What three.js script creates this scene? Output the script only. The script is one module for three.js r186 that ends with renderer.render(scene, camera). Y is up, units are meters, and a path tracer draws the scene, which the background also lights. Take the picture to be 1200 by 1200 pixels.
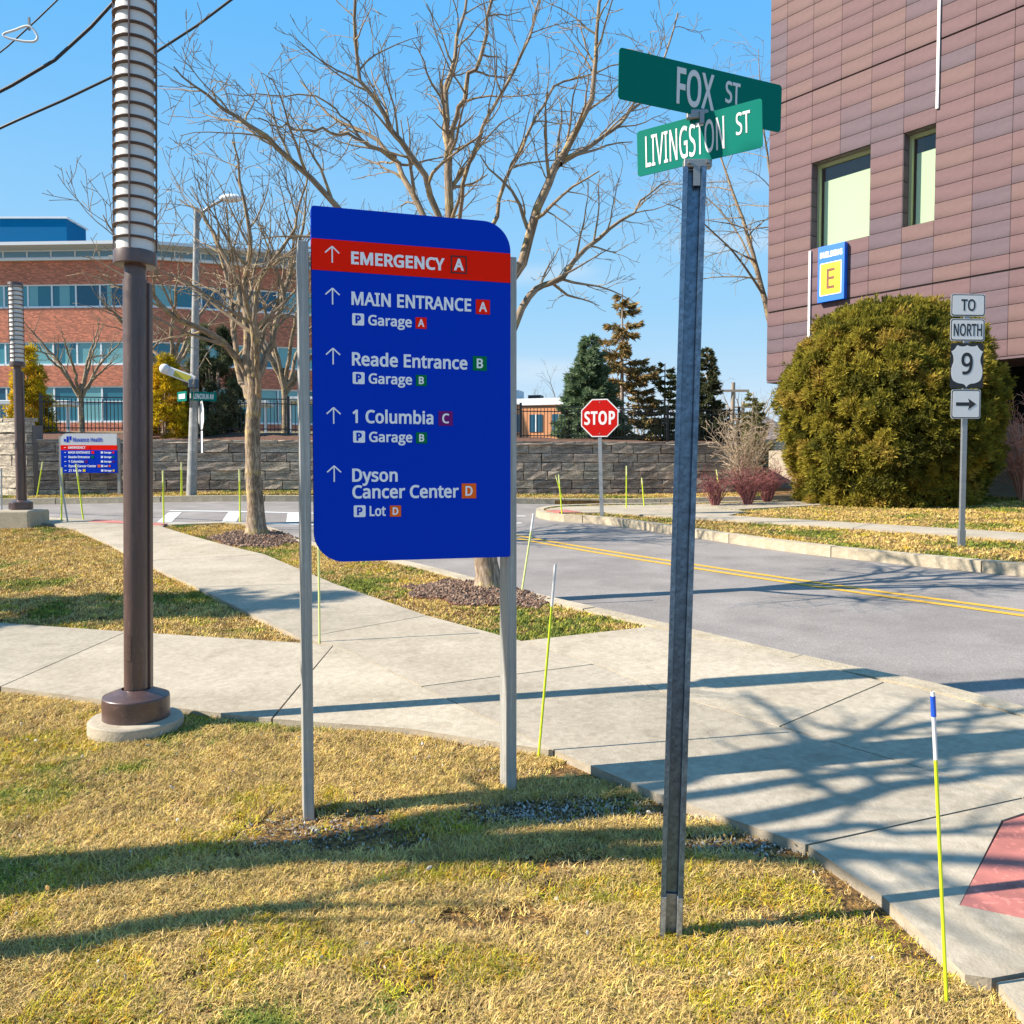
import * as THREE from 'three';
import { FontLoader } from 'three/addons/loaders/FontLoader.js';
import { TextGeometry } from 'three/addons/geometries/TextGeometry.js';
import { RoundedBoxGeometry } from 'three/addons/geometries/RoundedBoxGeometry.js';
import { TessellateModifier } from 'three/addons/modifiers/TessellateModifier.js';
import { mergeGeometries as mergeAll } from 'three/addons/utils/BufferGeometryUtils.js';

// ---------------------------------------------------------------- camera, sky, sun, exposure
const scene = new THREE.Scene();
const camera = new THREE.PerspectiveCamera(61.93, 1, 0.05, 2000);
camera.position.set(0, 1.65, 0);
camera.rotation.set(-Math.atan(0.044), 0, 0);
const renderer = new THREE.WebGLRenderer();
renderer.toneMapping = THREE.LinearToneMapping;
renderer.toneMappingExposure = 2.1;
renderer.shadowMap.enabled = true;

const { sin, cos, PI, floor, sqrt, min, max, abs, exp, atan2, hypot } = Math;
const mix = (a, b, t) => a + (b - a) * t;
const mix3 = (a, b, t) => [mix(a[0], b[0], t), mix(a[1], b[1], t), mix(a[2], b[2], t)];
const S = (a, b, x) => { const t = min(1, max(0, (x - a) / (b - a))); return t * t * (3 - 2 * t); };
function rng(seed) { let s = seed | 0; return () => { s = (s + 0x6d2b79f5) | 0; let t = Math.imul(s ^ (s >>> 15), 1 | s); t = (t + Math.imul(t ^ (t >>> 7), 61 | t)) ^ t; return ((t ^ (t >>> 14)) >>> 0) / 4294967296; }; }
const hash = (i, j) => { let n = Math.imul(i, 374761393) + Math.imul(j, 668265263); n = Math.imul(n ^ (n >>> 13), 1274126177); return ((n ^ (n >>> 16)) >>> 0) / 4294967296; };
function vnoise(x, y, p = 0) {
  const ix = floor(x), iy = floor(y), fx = x - ix, fy = y - iy, w = (i) => (p ? ((i % p) + p) % p : i);
  const a = hash(w(ix), w(iy)), b = hash(w(ix + 1), w(iy)), c = hash(w(ix), w(iy + 1)), d = hash(w(ix + 1), w(iy + 1));
  const u = fx * fx * (3 - 2 * fx), v = fy * fy * (3 - 2 * fy);
  return mix(mix(a, b, u), mix(c, d, u), v);
}
function fbm(x, y, p = 0, oct = 4) { let s = 0, a = 0.5, n = 0; for (let i = 0; i < oct; i++) { s += a * vnoise(x, y, p); n += a; x *= 2; y *= 2; p *= 2; a *= 0.5; } return s / n; }

{ // clear winter sky with a few thin low clouds
  const W = 1024, Hh = 512, data = new Float32Array(W * Hh * 4), e = 1 / renderer.toneMappingExposure;
  const hor = [0.74, 0.87, 0.97], low = [0.36, 0.68, 0.98], mid = [0.145, 0.51, 0.99], top = [0.14, 0.35, 0.7];
  for (let j = 0; j < Hh; j++) {
    const el = ((j + 0.5) / Hh - 0.5) * 180, k = max(0, el);
    let c = mix3(hor, low, S(0, 12, k)); c = mix3(c, mid, S(8, 30, k)); c = mix3(c, top, S(28, 85, k));
    for (let i = 0; i < W; i++) {
      const az = i / W;
      const n = fbm(az * 24, el * 0.55, 24, 5), cl = S(0.56, 0.78, n) * S(-1, 4, el) * (1 - S(11, 22, el)) * 0.4;
      const q = mix3(c, [0.86, 0.91, 0.96], cl), o = (j * W + i) * 4;
      data[o] = q[0] * e; data[o + 1] = q[1] * e; data[o + 2] = q[2] * e; data[o + 3] = 1;
    }
  }
  const t = new THREE.DataTexture(data, W, Hh, THREE.RGBAFormat, THREE.FloatType);
  t.mapping = THREE.EquirectangularReflectionMapping; t.magFilter = THREE.LinearFilter; t.minFilter = THREE.LinearFilter; t.needsUpdate = true;
  scene.background = t; scene.environment = t;
}
const sunAz = 10 * PI / 180, sunEl = 36 * PI / 180;
const sun = new THREE.DirectionalLight(new THREE.Color().setRGB(1, 0.9, 0.76), 5);
sun.name = 'sun';
sun.position.set(-cos(sunAz) * cos(sunEl), sin(sunEl), sin(sunAz) * cos(sunEl)).multiplyScalar(60);
sun.castShadow = true; sun.shadow.radius = 0.8; sun.shadow.mapSize.set(4096, 4096);
Object.assign(sun.shadow.camera, { left: -45, right: 45, top: 45, bottom: -45, near: 1, far: 160 });
scene.add(sun, sun.target);

// ---------------------------------------------------------------- helpers
const H = (x, d) => 0.015 * x + 0.042 * min(d, 30) + 0.34 * S(12, 21, d) * (1 - S(-8, 4, x));
const V3 = (x, y, z) => new THREE.Vector3(x, y, z);
const taken = new Map();
function numbered(n) { const k = taken.get(n) ?? 0; taken.set(n, k + 1); return k ? n + '_' + String(k).padStart(3, '0') : n; }
function mesh(name, geo, mat, parent, kind) {
  const m = new THREE.Mesh(geo, mat); m.castShadow = m.receiveShadow = true;
  m.name = parent ? name : numbered(name); (parent ?? scene).add(m);
  if (kind) m.userData.kind = kind;
  return m;
}
function thing(name, label, category, x = 0, y = 0, d = 0, turn = 0, group) {
  const g = new THREE.Group(); g.name = numbered(name); g.position.set(x, y, -d); g.rotation.y = turn; scene.add(g);
  g.userData = { label, category }; if (group) g.userData.group = group;
  return g;
}
function structure(name, geo, mat) { return mesh(name, geo, mat, undefined, 'structure'); }
const box = (w, h, d, x = 0, y = 0, z = 0) => new THREE.BoxGeometry(w, h, d).translate(x, y, z);
const rbox = (w, h, d, r, x = 0, y = 0, z = 0) => new RoundedBoxGeometry(w, h, d, 2, r).translate(x, y, z);
const cyl = (r0, r1, h, x = 0, y = 0, z = 0, n = 28) => new THREE.CylinderGeometry(r1, r0, h, n).translate(x, y + h / 2, z);
const mergeGeometries = (list) => mergeAll(list.map((g) => (g.index ? g.toNonIndexed() : g)));
const rgb = (r, g, b) => new THREE.Color().setRGB(r, g, b);
const mat = (c, rough = 0.8, o = {}) => new THREE.MeshStandardMaterial({ color: Array.isArray(c) ? rgb(...c) : c, roughness: rough, side: THREE.DoubleSide, ...o });
function tex(n, fn, metres = 1, srgb = true) {
  const d = new Uint8Array(n * n * 4);
  for (let j = 0; j < n; j++) for (let i = 0; i < n; i++) { const c = fn(i / n, j / n), o = (j * n + i) * 4; d[o] = c[0]; d[o + 1] = c[1]; d[o + 2] = c[2]; d[o + 3] = 255; }
  const t = new THREE.DataTexture(d, n, n); t.wrapS = t.wrapT = THREE.RepeatWrapping; t.magFilter = THREE.LinearFilter; t.minFilter = THREE.LinearMipmapLinearFilter; t.generateMipmaps = true;
  if (srgb) t.colorSpace = THREE.SRGBColorSpace;
  t.repeat.set(1 / metres, 1 / metres); t.needsUpdate = true; return t;
}
const grey = (v) => [v, v, v];
const clampb = (v) => max(0, min(255, v));

// ---------------------------------------------------------------- materials
const tConc = tex(1024, (u, v) => { const a = fbm(u * 6, v * 6, 6, 5), b = fbm(u * 90, v * 90, 90, 3), s = S(0.6, 0.75, fbm(u * 14 + 3, v * 14, 14, 4)); const k = 181 + (a - 0.5) * 34 + (b - 0.5) * 32 - s * 9; return [clampb(k + 9), clampb(k), clampb(k - 16)]; }, 2.7);
const bConc = tex(512, (u, v) => grey(clampb(128 + (fbm(u * 120, v * 120, 120, 2) - 0.5) * 240)), 0.9, false);
const tAsph = tex(1024, (u, v) => { const a = fbm(u * 8, v * 8, 8, 5), b = vnoise(u * 400, v * 400, 400), c = vnoise(u * 200 + 9, v * 200, 200); const k = 146 + (a - 0.5) * 34 + (b - 0.5) * 26 + (c > 0.85 ? 13 : 0); return [clampb(k + 3), clampb(k - 2), clampb(k - 4)]; }, 3.1);
const tSoil = tex(1024, (u, v) => { const a = fbm(u * 10, v * 10, 10, 5), b = fbm(u * 130, v * 130, 130, 3), k = 0.55 + a * 0.5 + (b - 0.5) * 1.1; return [clampb(138 * k), clampb(108 * k), clampb(60 * k)]; }, 1.9);
const bSoil = tex(512, (u, v) => grey(clampb(128 + (fbm(u * 70, v * 70, 70, 4) - 0.5) * 300)), 0.8, false);
const tMulch = tex(512, (u, v) => { const b = fbm(u * 50, v * 120, 50 * 1, 3), k = 0.4 + b * 1.1; return [clampb(112 * k), clampb(78 * k), clampb(60 * k)]; }, 1.3);
const tBark = tex(512, (u, v) => { const w = fbm(u * 6, v * 6, 6, 4), r = abs(vnoise(u * 28 + w * 2, v * 6, 0) - 0.5) * 2, f = fbm(u * 60, v * 24, 12, 2), l = S(0.57, 0.68, fbm(u * 10 + 20, v * 10, 10, 4)), k = 98 + r * 54 + (w - 0.5) * 50 + (f - 0.5) * 60; return [clampb(k + 20 + l * 16), clampb(k + 5 + l * 14), clampb(k - 12 - l * 8)]; }, 1);
const tBrick = tex(1024, (u, v) => {
  const row = floor(v * 48), x = u * 16 + (row & 1 ? 0.5 : 0), col = floor(x), fx = x - col, fy = v * 48 - row;
  if (fx < 0.05 || fy < 0.14) return [150, 122, 108];
  const h = hash(col % 16, row), k = 0.82 + h * 0.32; return [clampb(198 * k), clampb(116 * k), clampb(88 * k)];
}, 3.6);
const tPanel = tex(512, (u, v) => { const a = fbm(u * 4, v * 4, 4, 5), b = fbm(u * 60, v * 8, 4, 2), k = 0.9 + (a - 0.5) * 0.24 + (b - 0.5) * 0.08; return grey(clampb(225 * k)); }, 3);
const tStone = tex(512, (u, v) => { const a = fbm(u * 6, v * 9, 0, 5), b = fbm(u * 40, v * 40, 0, 3), k = 0.55 + a * 0.6 + (b - 0.5) * 0.7; return [clampb(212 * k), clampb(205 * k), clampb(196 * k)]; }, 1);
const tGalv = tex(512, (u, v) => { const a = fbm(u * 30, v * 30, 30, 3), k = 0.88 + (a - 0.5) * 0.4; return grey(clampb(220 * k)); }, 0.3);
const tPaint = tex(512, (u, v) => { const a = fbm(u * 8, v * 8, 8, 4), b = S(0.66, 0.72, fbm(u * 30 + 5, v * 30, 30, 3)), k = 0.9 + (a - 0.5) * 0.25 + b * 0.14; return grey(clampb(215 * k)); }, 0.6);

const sheeting = (c) => new THREE.MeshPhysicalMaterial({ color: rgb(...c), roughness: 0.6, specularIntensity: 0.12, side: THREE.DoubleSide });
const M = {
  conc: mat([0.75, 0.715, 0.665], 0.92, { map: tConc, bumpMap: bConc, bumpScale: 0.0015 }),
  concB: mat([0.81, 0.77, 0.71], 0.92, { map: tConc, bumpMap: bConc, bumpScale: 0.0015 }),
  concC: mat([0.7, 0.67, 0.63], 0.92, { map: tConc, bumpMap: bConc, bumpScale: 0.0015 }),
  kerb: mat([0.84, 0.79, 0.7], 0.9, { map: tConc, bumpMap: bConc, bumpScale: 0.004 }),
  asphalt: mat([0.78, 0.755, 0.72], 0.9, { map: tAsph, bumpMap: bConc, bumpScale: 0.0025 }),
  soil: mat([0.95, 0.85, 0.7], 1, { map: tSoil, bumpMap: bSoil, bumpScale: 0.012 }),
  earth: mat([0.16, 0.13, 0.06], 1),
  mulch: mat([1, 1, 1], 1, { map: tMulch, bumpMap: bSoil, bumpScale: 0.02 }),
  bark: mat([0.95, 0.9, 0.85], 0.95, { map: tBark }),
  barkDark: mat([0.34, 0.27, 0.22], 0.95), birch: mat([0.48, 0.38, 0.3], 0.9), twig: mat([0.36, 0.27, 0.2], 0.9),
  yellowPaint: mat([0.62, 0.35, 0.03], 0.8), whitePaint: mat([0.62, 0.62, 0.6], 0.8), red: mat([0.78, 0.27, 0.22], 0.85, { map: tPaint }),
  brown: new THREE.MeshPhysicalMaterial({ color: rgb(0.15, 0.085, 0.075), roughness: 0.42, clearcoat: 0.4, clearcoatRoughness: 0.3, map: tPaint, side: THREE.DoubleSide }),
  diffuser: mat([0.66, 0.64, 0.61], 0.45), postGrey: mat([0.62, 0.61, 0.57], 0.5, { metalness: 0.15, map: tPaint }),
  signBlue: sheeting([0.0, 0.038, 0.5]), signRed: sheeting([0.95, 0.014, 0.002]), signWhite: sheeting([0.88, 0.88, 0.9]), signGreen: sheeting([0.0, 0.17, 0.06]), signPurple: sheeting([0.17, 0.015, 0.17]), signOrange: sheeting([0.9, 0.14, 0.015]), black: mat([0.012, 0.012, 0.013], 0.5),
  plateGreen: sheeting([0.0, 0.15, 0.115]), white: mat([0.62, 0.62, 0.62], 0.6), stopRed: sheeting([0.42, 0.008, 0.006]),
  galv: mat([0.5, 0.53, 0.56], 0.42, { metalness: 0.55, map: tGalv }), channel: mat([0.2, 0.31, 0.45], 0.36, { metalness: 0.8, map: tGalv }), steel: mat([0.5, 0.5, 0.5], 0.4, { metalness: 0.6, map: tGalv }),
  stake: mat([0.55, 0.66, 0.02], 0.5), stakePale: mat([0.62, 0.66, 0.25], 0.5), stakeGrey: mat([0.32, 0.36, 0.36], 0.5), stakeBlue: mat([0.01, 0.08, 0.5], 0.4),
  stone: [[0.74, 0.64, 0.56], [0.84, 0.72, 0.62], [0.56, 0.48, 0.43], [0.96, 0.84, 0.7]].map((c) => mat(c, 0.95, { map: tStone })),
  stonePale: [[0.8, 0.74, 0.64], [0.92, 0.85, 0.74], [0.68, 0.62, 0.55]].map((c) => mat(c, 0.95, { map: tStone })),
  iron: mat([0.015, 0.015, 0.016], 0.5), brick: mat([1, 1, 1], 0.9, { map: tBrick }),
  glass: [[0.03, 0.16, 0.22], [0.07, 0.26, 0.31], [0.02, 0.09, 0.15], [0.16, 0.36, 0.38]].map((c) => mat(c, 0.08, { metalness: 0.1 })),
  frame: mat([0.72, 0.75, 0.78], 0.5), fascia: mat([0.6, 0.62, 0.64], 0.5), bandBlue: mat([0.18, 0.34, 0.47], 0.25), pentBlue: sheeting([0.0, 0.11, 0.26]),
  panels: [[0.23, 0.143, 0.15], [0.22, 0.138, 0.148], [0.244, 0.156, 0.15], [0.2, 0.14, 0.16], [0.186, 0.139, 0.163]].map((c) => new THREE.MeshPhysicalMaterial({ color: rgb(...c), roughness: 0.75, specularIntensity: 0.4, map: tPanel, side: THREE.DoubleSide })),
  core: mat([0.16, 0.14, 0.13], 0.9), blind: mat([0.56, 0.6, 0.47], 0.9), darkGlass: mat([0.01, 0.012, 0.014], 0.08), winFrame: mat([0.42, 0.45, 0.24], 0.5), paleWall: mat([0.7, 0.66, 0.6], 0.85, { map: tConc }),
  eBlue: mat([0.0, 0.13, 0.68], 0.4), eYellow: mat([0.85, 0.58, 0.0], 0.45), orangeBrick: mat([0.6, 0.27, 0.13], 0.9), roof: mat([0.2, 0.16, 0.15], 0.9), wire: mat([0.02, 0.02, 0.022], 0.6), wood: mat([0.33, 0.26, 0.2], 0.9),
};

// ---------------------------------------------------------------- the ground
function sheet(x0, x1, d0, d1, step, yf) {
  const nx = Math.round((x1 - x0) / step), nd = Math.round((d1 - d0) / step), p = [], uv = [], idx = [];
  for (let j = 0; j <= nd; j++) for (let i = 0; i <= nx; i++) { const x = mix(x0, x1, i / nx), d = mix(d0, d1, j / nd); p.push(x, yf(x, d), -d); uv.push(x, d); }
  for (let j = 0; j < nd; j++) for (let i = 0; i < nx; i++) { const a = j * (nx + 1) + i, b = a + nx + 1; idx.push(a, a + 1, b, a + 1, b + 1, b); }
  const g = new THREE.BufferGeometry(); g.setAttribute('position', new THREE.Float32BufferAttribute(p, 3)); g.setAttribute('uv', new THREE.Float32BufferAttribute(uv, 2)); g.setIndex(idx); g.computeVertexNormals(); return g;
}
function slab(pts, off, depth, maxEdge = 0.8, hf = H) {   // a plate that follows the ground, with sides
  if (THREE.ShapeUtils.area(pts.map((p) => new THREE.Vector2(...p))) < 0) pts = pts.slice().reverse();
  const dense = []; pts.forEach((p, i) => { const q = pts[(i + 1) % pts.length], n = max(1, Math.ceil(hypot(q[0] - p[0], q[1] - p[1]) / maxEdge)); for (let k = 0; k < n; k++) dense.push([mix(p[0], q[0], k / n), mix(p[1], q[1], k / n)]); });
  let g = new THREE.ShapeGeometry(new THREE.Shape(dense.map((p) => new THREE.Vector2(...p)))).toNonIndexed();
  g = new TessellateModifier(maxEdge, 7).modify(g); g.deleteAttribute('normal'); g.deleteAttribute('uv');
  const P = g.attributes.position, pos = [], uv = [];
  for (let i = 0; i < P.count; i++) { const x = P.getX(i), d = P.getY(i); pos.push(x, hf(x, d) + off, -d); uv.push(x, d); }
  if (depth) dense.forEach((p, i) => {
    const q = dense[(i + 1) % dense.length], a = hf(...p) + off, b = hf(...q) + off, l = hypot(q[0] - p[0], q[1] - p[1]);
    pos.push(p[0], a, -p[1], p[0], a - depth, -p[1], q[0], b, -q[1], q[0], b, -q[1], p[0], a - depth, -p[1], q[0], b - depth, -q[1]);
    uv.push(0, 0, 0, depth, l, 0, l, 0, 0, depth, l, depth);
  });
  const out = new THREE.BufferGeometry(); out.setAttribute('position', new THREE.Float32BufferAttribute(pos, 3)); out.setAttribute('uv', new THREE.Float32BufferAttribute(uv, 2)); out.computeVertexNormals(); return out;
}
const inside = (pts, x, y) => { let c = false; for (let i = 0, j = pts.length - 1; i < pts.length; j = i++) { const [xi, yi] = pts[i], [xj, yj] = pts[j]; if ((yi > y) !== (yj > y) && x < ((xj - xi) * (y - yi)) / (yj - yi) + xi) c = !c; } return c; };

structure('terrain', sheet(-500, 500, -60, 900, 20, (x, d) => H(max(-40, min(40, x)), d) - 0.9), M.earth);
structure('road', sheet(-60, 60, -12, 29, 1, (x, d) => H(x, d) - 0.13), M.asphalt);

const nearIsland = [[-30, 18.6], [-10.6, 17.3], [-8.2, 16.6], [-6.4, 16.0], [-5.3, 16.2], [-4.5, 15.6], [-3.54, 14.15], [-1.38, 11.43], [0.09, 9.13], [1.3, 7.45], [2.27, 6.05], [2.77, 5.43], [3.05, 4.9], [3.5, 4], [3.8, 2.6], [3.9, -5], [-30, -5]];
const farIsland = [[10, 6.2], [6.2, 10.5], [4.45, 12.6], [3.4, 14.5], [2.3, 16.6], [1.7, 17.4], [1.0, 17.8], [0.62, 18.4], [0.6, 19.2], [1.0, 20], [1.9, 20.6], [5.5, 21.1], [14, 22], [40, 24], [40, 2]];
const backStrip = [[-34, 20.2], [-9.5, 21.0], [-5.3, 21.2], [0.2, 22.2], [5.5, 22.6], [14, 23.5], [40, 26], [40, 32], [-34, 32]];
structure('lawn', slab(nearIsland, -0.025, 0.4, 0.9), M.soil);
structure('lawn', slab(farIsland, -0.025, 0.4, 0.9), M.soil);
structure('verge', slab(backStrip, -0.025, 0.4, 1.2), M.soil);

// pavements: every slab its own piece, with open joints
function pavement(name, slabs) {
  const g = new THREE.Group(); g.name = numbered(name); g.userData.kind = 'structure'; scene.add(g);
  for (const [pts, m, off = 0.02] of slabs) {
    const cx = pts.reduce((s, p) => s + p[0], 0) / pts.length, cy = pts.reduce((s, p) => s + p[1], 0) / pts.length;
    mesh('slab', slab(pts.map(([x, y]) => { const l = hypot(x - cx, y - cy); const k = 1 - 0.008 / l; return [cx + (x - cx) * k, cy + (y - cy) * k]; }), off, 0.12, 0.7), m, g);
  }
}
const walkNear = [
  [[[-9, 7.9], [-5.6, 6.55], [-5.5, 8.1], [-9, 9.2]], M.conc], [[[-5.6, 6.55], [-3.48, 5.74], [-3.36, 7.4], [-5.5, 8.1]], M.concC],
  [[[-3.48, 5.74], [-2.56, 5.38], [-1.42, 4.98], [-1.43, 6.8], [-3.36, 7.4]], M.conc], [[[-1.42, 4.98], [-0.58, 4.77], [0, 4.5], [0.22, 4.4], [-1.43, 6.8]], M.concB],
  [[[-1.43, 6.8], [-0.6, 5.6], [0.6, 6.1], [0.08, 6.84], [-0.79, 7.89], [-1.76, 7.05]], M.conc],
  [[[-0.6, 5.6], [0.22, 4.4], [0.66, 3.84], [1.17, 3.33], [2.28, 3.74], [1.5, 4.72], [0.96, 5.4], [0.6, 6.1]], M.concC],
  [[[0.08, 6.84], [0.6, 6.1], [0.96, 5.4], [1.5, 4.72], [2.45, 5.55], [2.1, 6.1], [1.2, 7.3]], M.concB], [[[1.5, 4.72], [2.28, 3.74], [3.25, 4.2], [2.85, 4.95], [2.6, 5.4], [2.45, 5.55]], M.conc],
  [[[1.17, 3.33], [1.3, 2.95], [1.36, 2.5], [1.43, 2.48], [2.05, 2.62], [1.54, 2.88], [2.06, 3.53], [2.6, 3.8], [2.28, 3.74]], M.conc],
  [[[1.43, 2.47], [1.4, 1.2], [3.6, 1.2], [3.6, 2.6], [2.05, 2.6]], M.concB],
  [[[-1.76, 7.05], [-0.79, 7.89], [-2.07, 9.8], [-3.59, 9.65]], M.concC], [[[-3.59, 9.65], [-2.07, 9.8], [-3.61, 12.41], [-5.2, 11.9]], M.conc], [[[-5.2, 11.9], [-3.61, 12.41], [-5.0, 14.0], [-6.42, 13.63]], M.concB],
  [[[-6.42, 13.63], [-5.0, 14.0], [-6.4, 15.6], [-7.95, 15.5]], M.conc], [[[-7.95, 15.5], [-6.4, 15.6], [-6.5, 15.98], [-8.2, 16.55], [-12, 17.5], [-12, 17.0], [-8.8, 16.2]], M.concC],
];
pavement('sidewalk', walkNear);
pavement('sidewalk', [
  [[[1.05, 18.1], [2.0, 18.3], [3.74, 16.96], [4.4, 17.4], [4.02, 18.3], [2.6, 20.3], [1.2, 19.7], [0.75, 19.0]], M.conc], [[[3.74, 16.96], [5.9, 14.73], [6.5, 15.4], [4.4, 17.4]], M.concB],
  [[[5.9, 14.73], [7.69, 12.78], [8.4, 13.5], [6.5, 15.4]], M.conc], [[[7.69, 12.78], [9.6, 10.6], [10.4, 11.3], [8.4, 13.5]], M.concC], [[[2.6, 20.3], [4.02, 18.3], [4.4, 17.4], [5.0, 18.2], [4.3, 20.4]], M.conc], [[[4.3, 20.4], [5.0, 18.8], [9, 20.4], [9, 21.2]], M.concC],
]);
function sheetOn(name, pts, m, off) { return structure(name, slab(pts, off, 0, 0.7), m); }
const tactile = (name, pts, off) => structure(name, slab(pts, off, 0.05, 0.5), M.red);
tactile('tactile_paving', [[2.06, 3.515], [1.545, 2.885], [2.06, 2.63], [2.75, 3.2], [2.6, 3.77]], 0.018);
tactile('tactile_paving', [[0.72, 18.5], [1.0, 18.12], [1.5, 18.2], [1.2, 18.8]], 0.03);
tactile('tactile_paving', [[-8.1, 16.3], [-6.5, 15.75], [-6.45, 15.95], [-8.1, 16.55]], 0.03);

// kerbs: stones end to end
function kerb(path, width, off, depth, stone, m) {
  const g = new THREE.Group(); g.name = numbered('kerb'); g.userData.kind = 'structure'; scene.add(g);
  const c = new THREE.CatmullRomCurve3(path.map(([x, d]) => V3(x, 0, d)), false, 'centripetal'), L = c.getLength(), n = Math.round(L / stone), r = rng(n + 3);
  for (let i = 0; i < n; i++) {
    const t0 = (i + 0.004) / n, t1 = (i + 0.996) / n, a = [], b = [];
    for (let k = 0; k <= 5; k++) { const t = mix(t0, t1, k / 5), p = c.getPointAt(t), q = c.getTangentAt(t); a.push([p.x, p.z]); b.push([p.x - q.z * width, p.z + q.x * width]); }
    mesh('kerb_stone', slab([...a, ...b.reverse()], off + (r() - 0.5) * 0.008, depth, 0.6), m, g);
  }
}
kerb([[-30, 18.65], [-10.6, 17.35], [-8.2, 16.65], [-6.4, 16.05], [-5.3, 16.25], [-4.5, 15.65], [-3.5, 14.15], [-1.34, 11.43], [0.13, 9.15], [1.34, 7.47], [2.31, 6.07], [2.81, 5.45], [3.09, 4.9], [3.54, 4], [3.84, 2.6], [3.94, -5]], -0.16, 0.015, 0.35, 2.4, M.kerb);
kerb([[10, 6.15], [6.17, 10.48], [4.42, 12.58], [3.37, 14.48], [2.27, 16.57], [1.67, 17.37], [0.97, 17.77], [0.58, 18.4], [0.56, 19.2], [0.96, 20.04], [1.9, 20.65], [5.5, 21.15], [14, 22.05]], -0.17, 0.02, 0.4, 2.0, M.kerb);
kerb([[-34, 20.17], [-9.5, 20.97], [-5.3, 21.17], [0.2, 22.17], [5.5, 22.57], [14, 23.5]], 0.16, 0.02, 0.4, 2.6, M.kerb);

// painted markings
function ribbon(name, path, width, m, off) {
  const c = new THREE.CatmullRomCurve3(path.map(([x, d]) => V3(x, 0, d)), false, 'centripetal'), a = [], b = [], N = 40;
  for (let k = 0; k <= N; k++) { const p = c.getPointAt(k / N), q = c.getTangentAt(k / N); a.push([p.x + q.z * width / 2, p.z - q.x * width / 2]); b.push([p.x - q.z * width / 2, p.z + q.x * width / 2]); }
  return structure(name, slab([...a, ...b.reverse()], off, 0, 0.7), m);
}
ribbon('centre_line', [[-0.75, 16.3], [0.12, 14.93], [2.33, 11.61], [3.84, 9.54], [4.93, 8.17], [7.5, 4.6]], 0.1, M.yellowPaint, -0.125);
ribbon('centre_line', [[-0.55, 16.42], [0.32, 15.06], [2.53, 11.74], [4.03, 9.68], [5.12, 8.31], [7.7, 4.75]], 0.1, M.yellowPaint, -0.125);
ribbon('stop_line', [[-0.4, 16.0], [-2.6, 14.4]], 0.3, M.whitePaint, -0.125);
ribbon('crosswalk_line', [[-7.6, 17.0], [-5, 16.95], [-2.5, 16.7], [0.2, 17.4]], 0.14, M.whitePaint, -0.125);
ribbon('crosswalk_line', [[-7.6, 18.9], [-4.6, 18.6], [-2, 18.4], [0.3, 18.8]], 0.14, M.whitePaint, -0.125);
for (let i = 0; i < 5; i++) ribbon('crosswalk_bar', [[-7.0 + i * 1.3, 17.15], [-7.35 + i * 1.3, 18.6]], 0.28, M.whitePaint, -0.125);

// grass: blades in tufts, nobody could count them
const DRY = [[0.56, 0.385, 0.125], [0.47, 0.315, 0.1], [0.66, 0.46, 0.18], [0.33, 0.22, 0.09], [0.58, 0.44, 0.1]], GREEN = [[0.2, 0.22, 0.03], [0.14, 0.18, 0.025], [0.3, 0.28, 0.03], [0.1, 0.14, 0.02]], MOSS = [[0.5, 0.42, 0.015], [0.42, 0.32, 0.012], [0.5, 0.28, 0.02], [0.3, 0.3, 0.012]];
function tuftGeo(seed, blades, w, len) {
  const r = rng(seed), p = [];
  for (let i = 0; i < blades; i++) {
    const a = r() * PI * 2, l = len * (0.5 + r() * 0.7), lean = 0.35 + r() * 0.95, ox = (r() - 0.5) * len * 0.9, oz = (r() - 0.5) * len * 0.9, dx = cos(a), dz = sin(a), wx = -dz * w, wz = dx * w;
    const x1 = ox + dx * l * 0.45 * sin(lean), y1 = l * 0.55 * cos(lean * 0.7), z1 = oz + dz * l * 0.45 * sin(lean), x2 = ox + dx * l * sin(lean), y2 = max(0.004, l * cos(lean) * 0.85), z2 = oz + dz * l * sin(lean);
    p.push(ox - wx, -0.006, oz - wz, ox + wx, -0.006, oz + wz, x1 + wx * 0.7, y1, z1 + wz * 0.7, ox - wx, -0.006, oz - wz, x1 + wx * 0.7, y1, z1 + wz * 0.7, x1 - wx * 0.7, y1, z1 - wz * 0.7, x1 - wx * 0.7, y1, z1 - wz * 0.7, x1 + wx * 0.7, y1, z1 + wz * 0.7, x2, y2, z2);
  }
  const g = new THREE.BufferGeometry(); g.setAttribute('position', new THREE.Float32BufferAttribute(p, 3)); g.computeVertexNormals(); return g;
}
const grassMat = mat([1, 1, 1], 0.9), wn = (x, d, k, s) => fbm(x * k + s, d * k - s, 0, 3);
const bare = [[-0.86, 3.62, 0.42, 0.22], [0.05, 3.72, 0.32, 0.12], [0.4, 3.78, 0.4, 0.13], [0.95, 3.42, 0.4, 0.1], [0.45, 4.2, 0.3, 0.1], [-0.62, 3.5, 0.3, 0.12], [0.8, 3.74, 0.2, 0.1], [1.08, 3.38, 0.17, 0.12], [1.22, 3.08, 0.1, 0.18], [1.3, 2.76, 0.08, 0.2], [0.35, 4.25, 0.24, 0.08], [-0.1, 2.9, 0.25, 0.08], [0.2, 3.3, 0.2, 0.07]];
const mossAt = [[-0.44, 3.62, 0.4, 0.12], [-0.75, 2.73, 0.25, 0.1], [-0.22, 2.63, 0.35, 0.12], [-0.13, 3.21, 0.35, 0.12], [0.55, 2.7, 0.25, 0.12], [-2.71, 4.7, 0.6, 0.25], [0.94, 3.05, 0.25, 0.12], [0.31, 3.07, 0.25, 0.1], [0.3, 3.75, 0.3, 0.08]];
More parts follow.
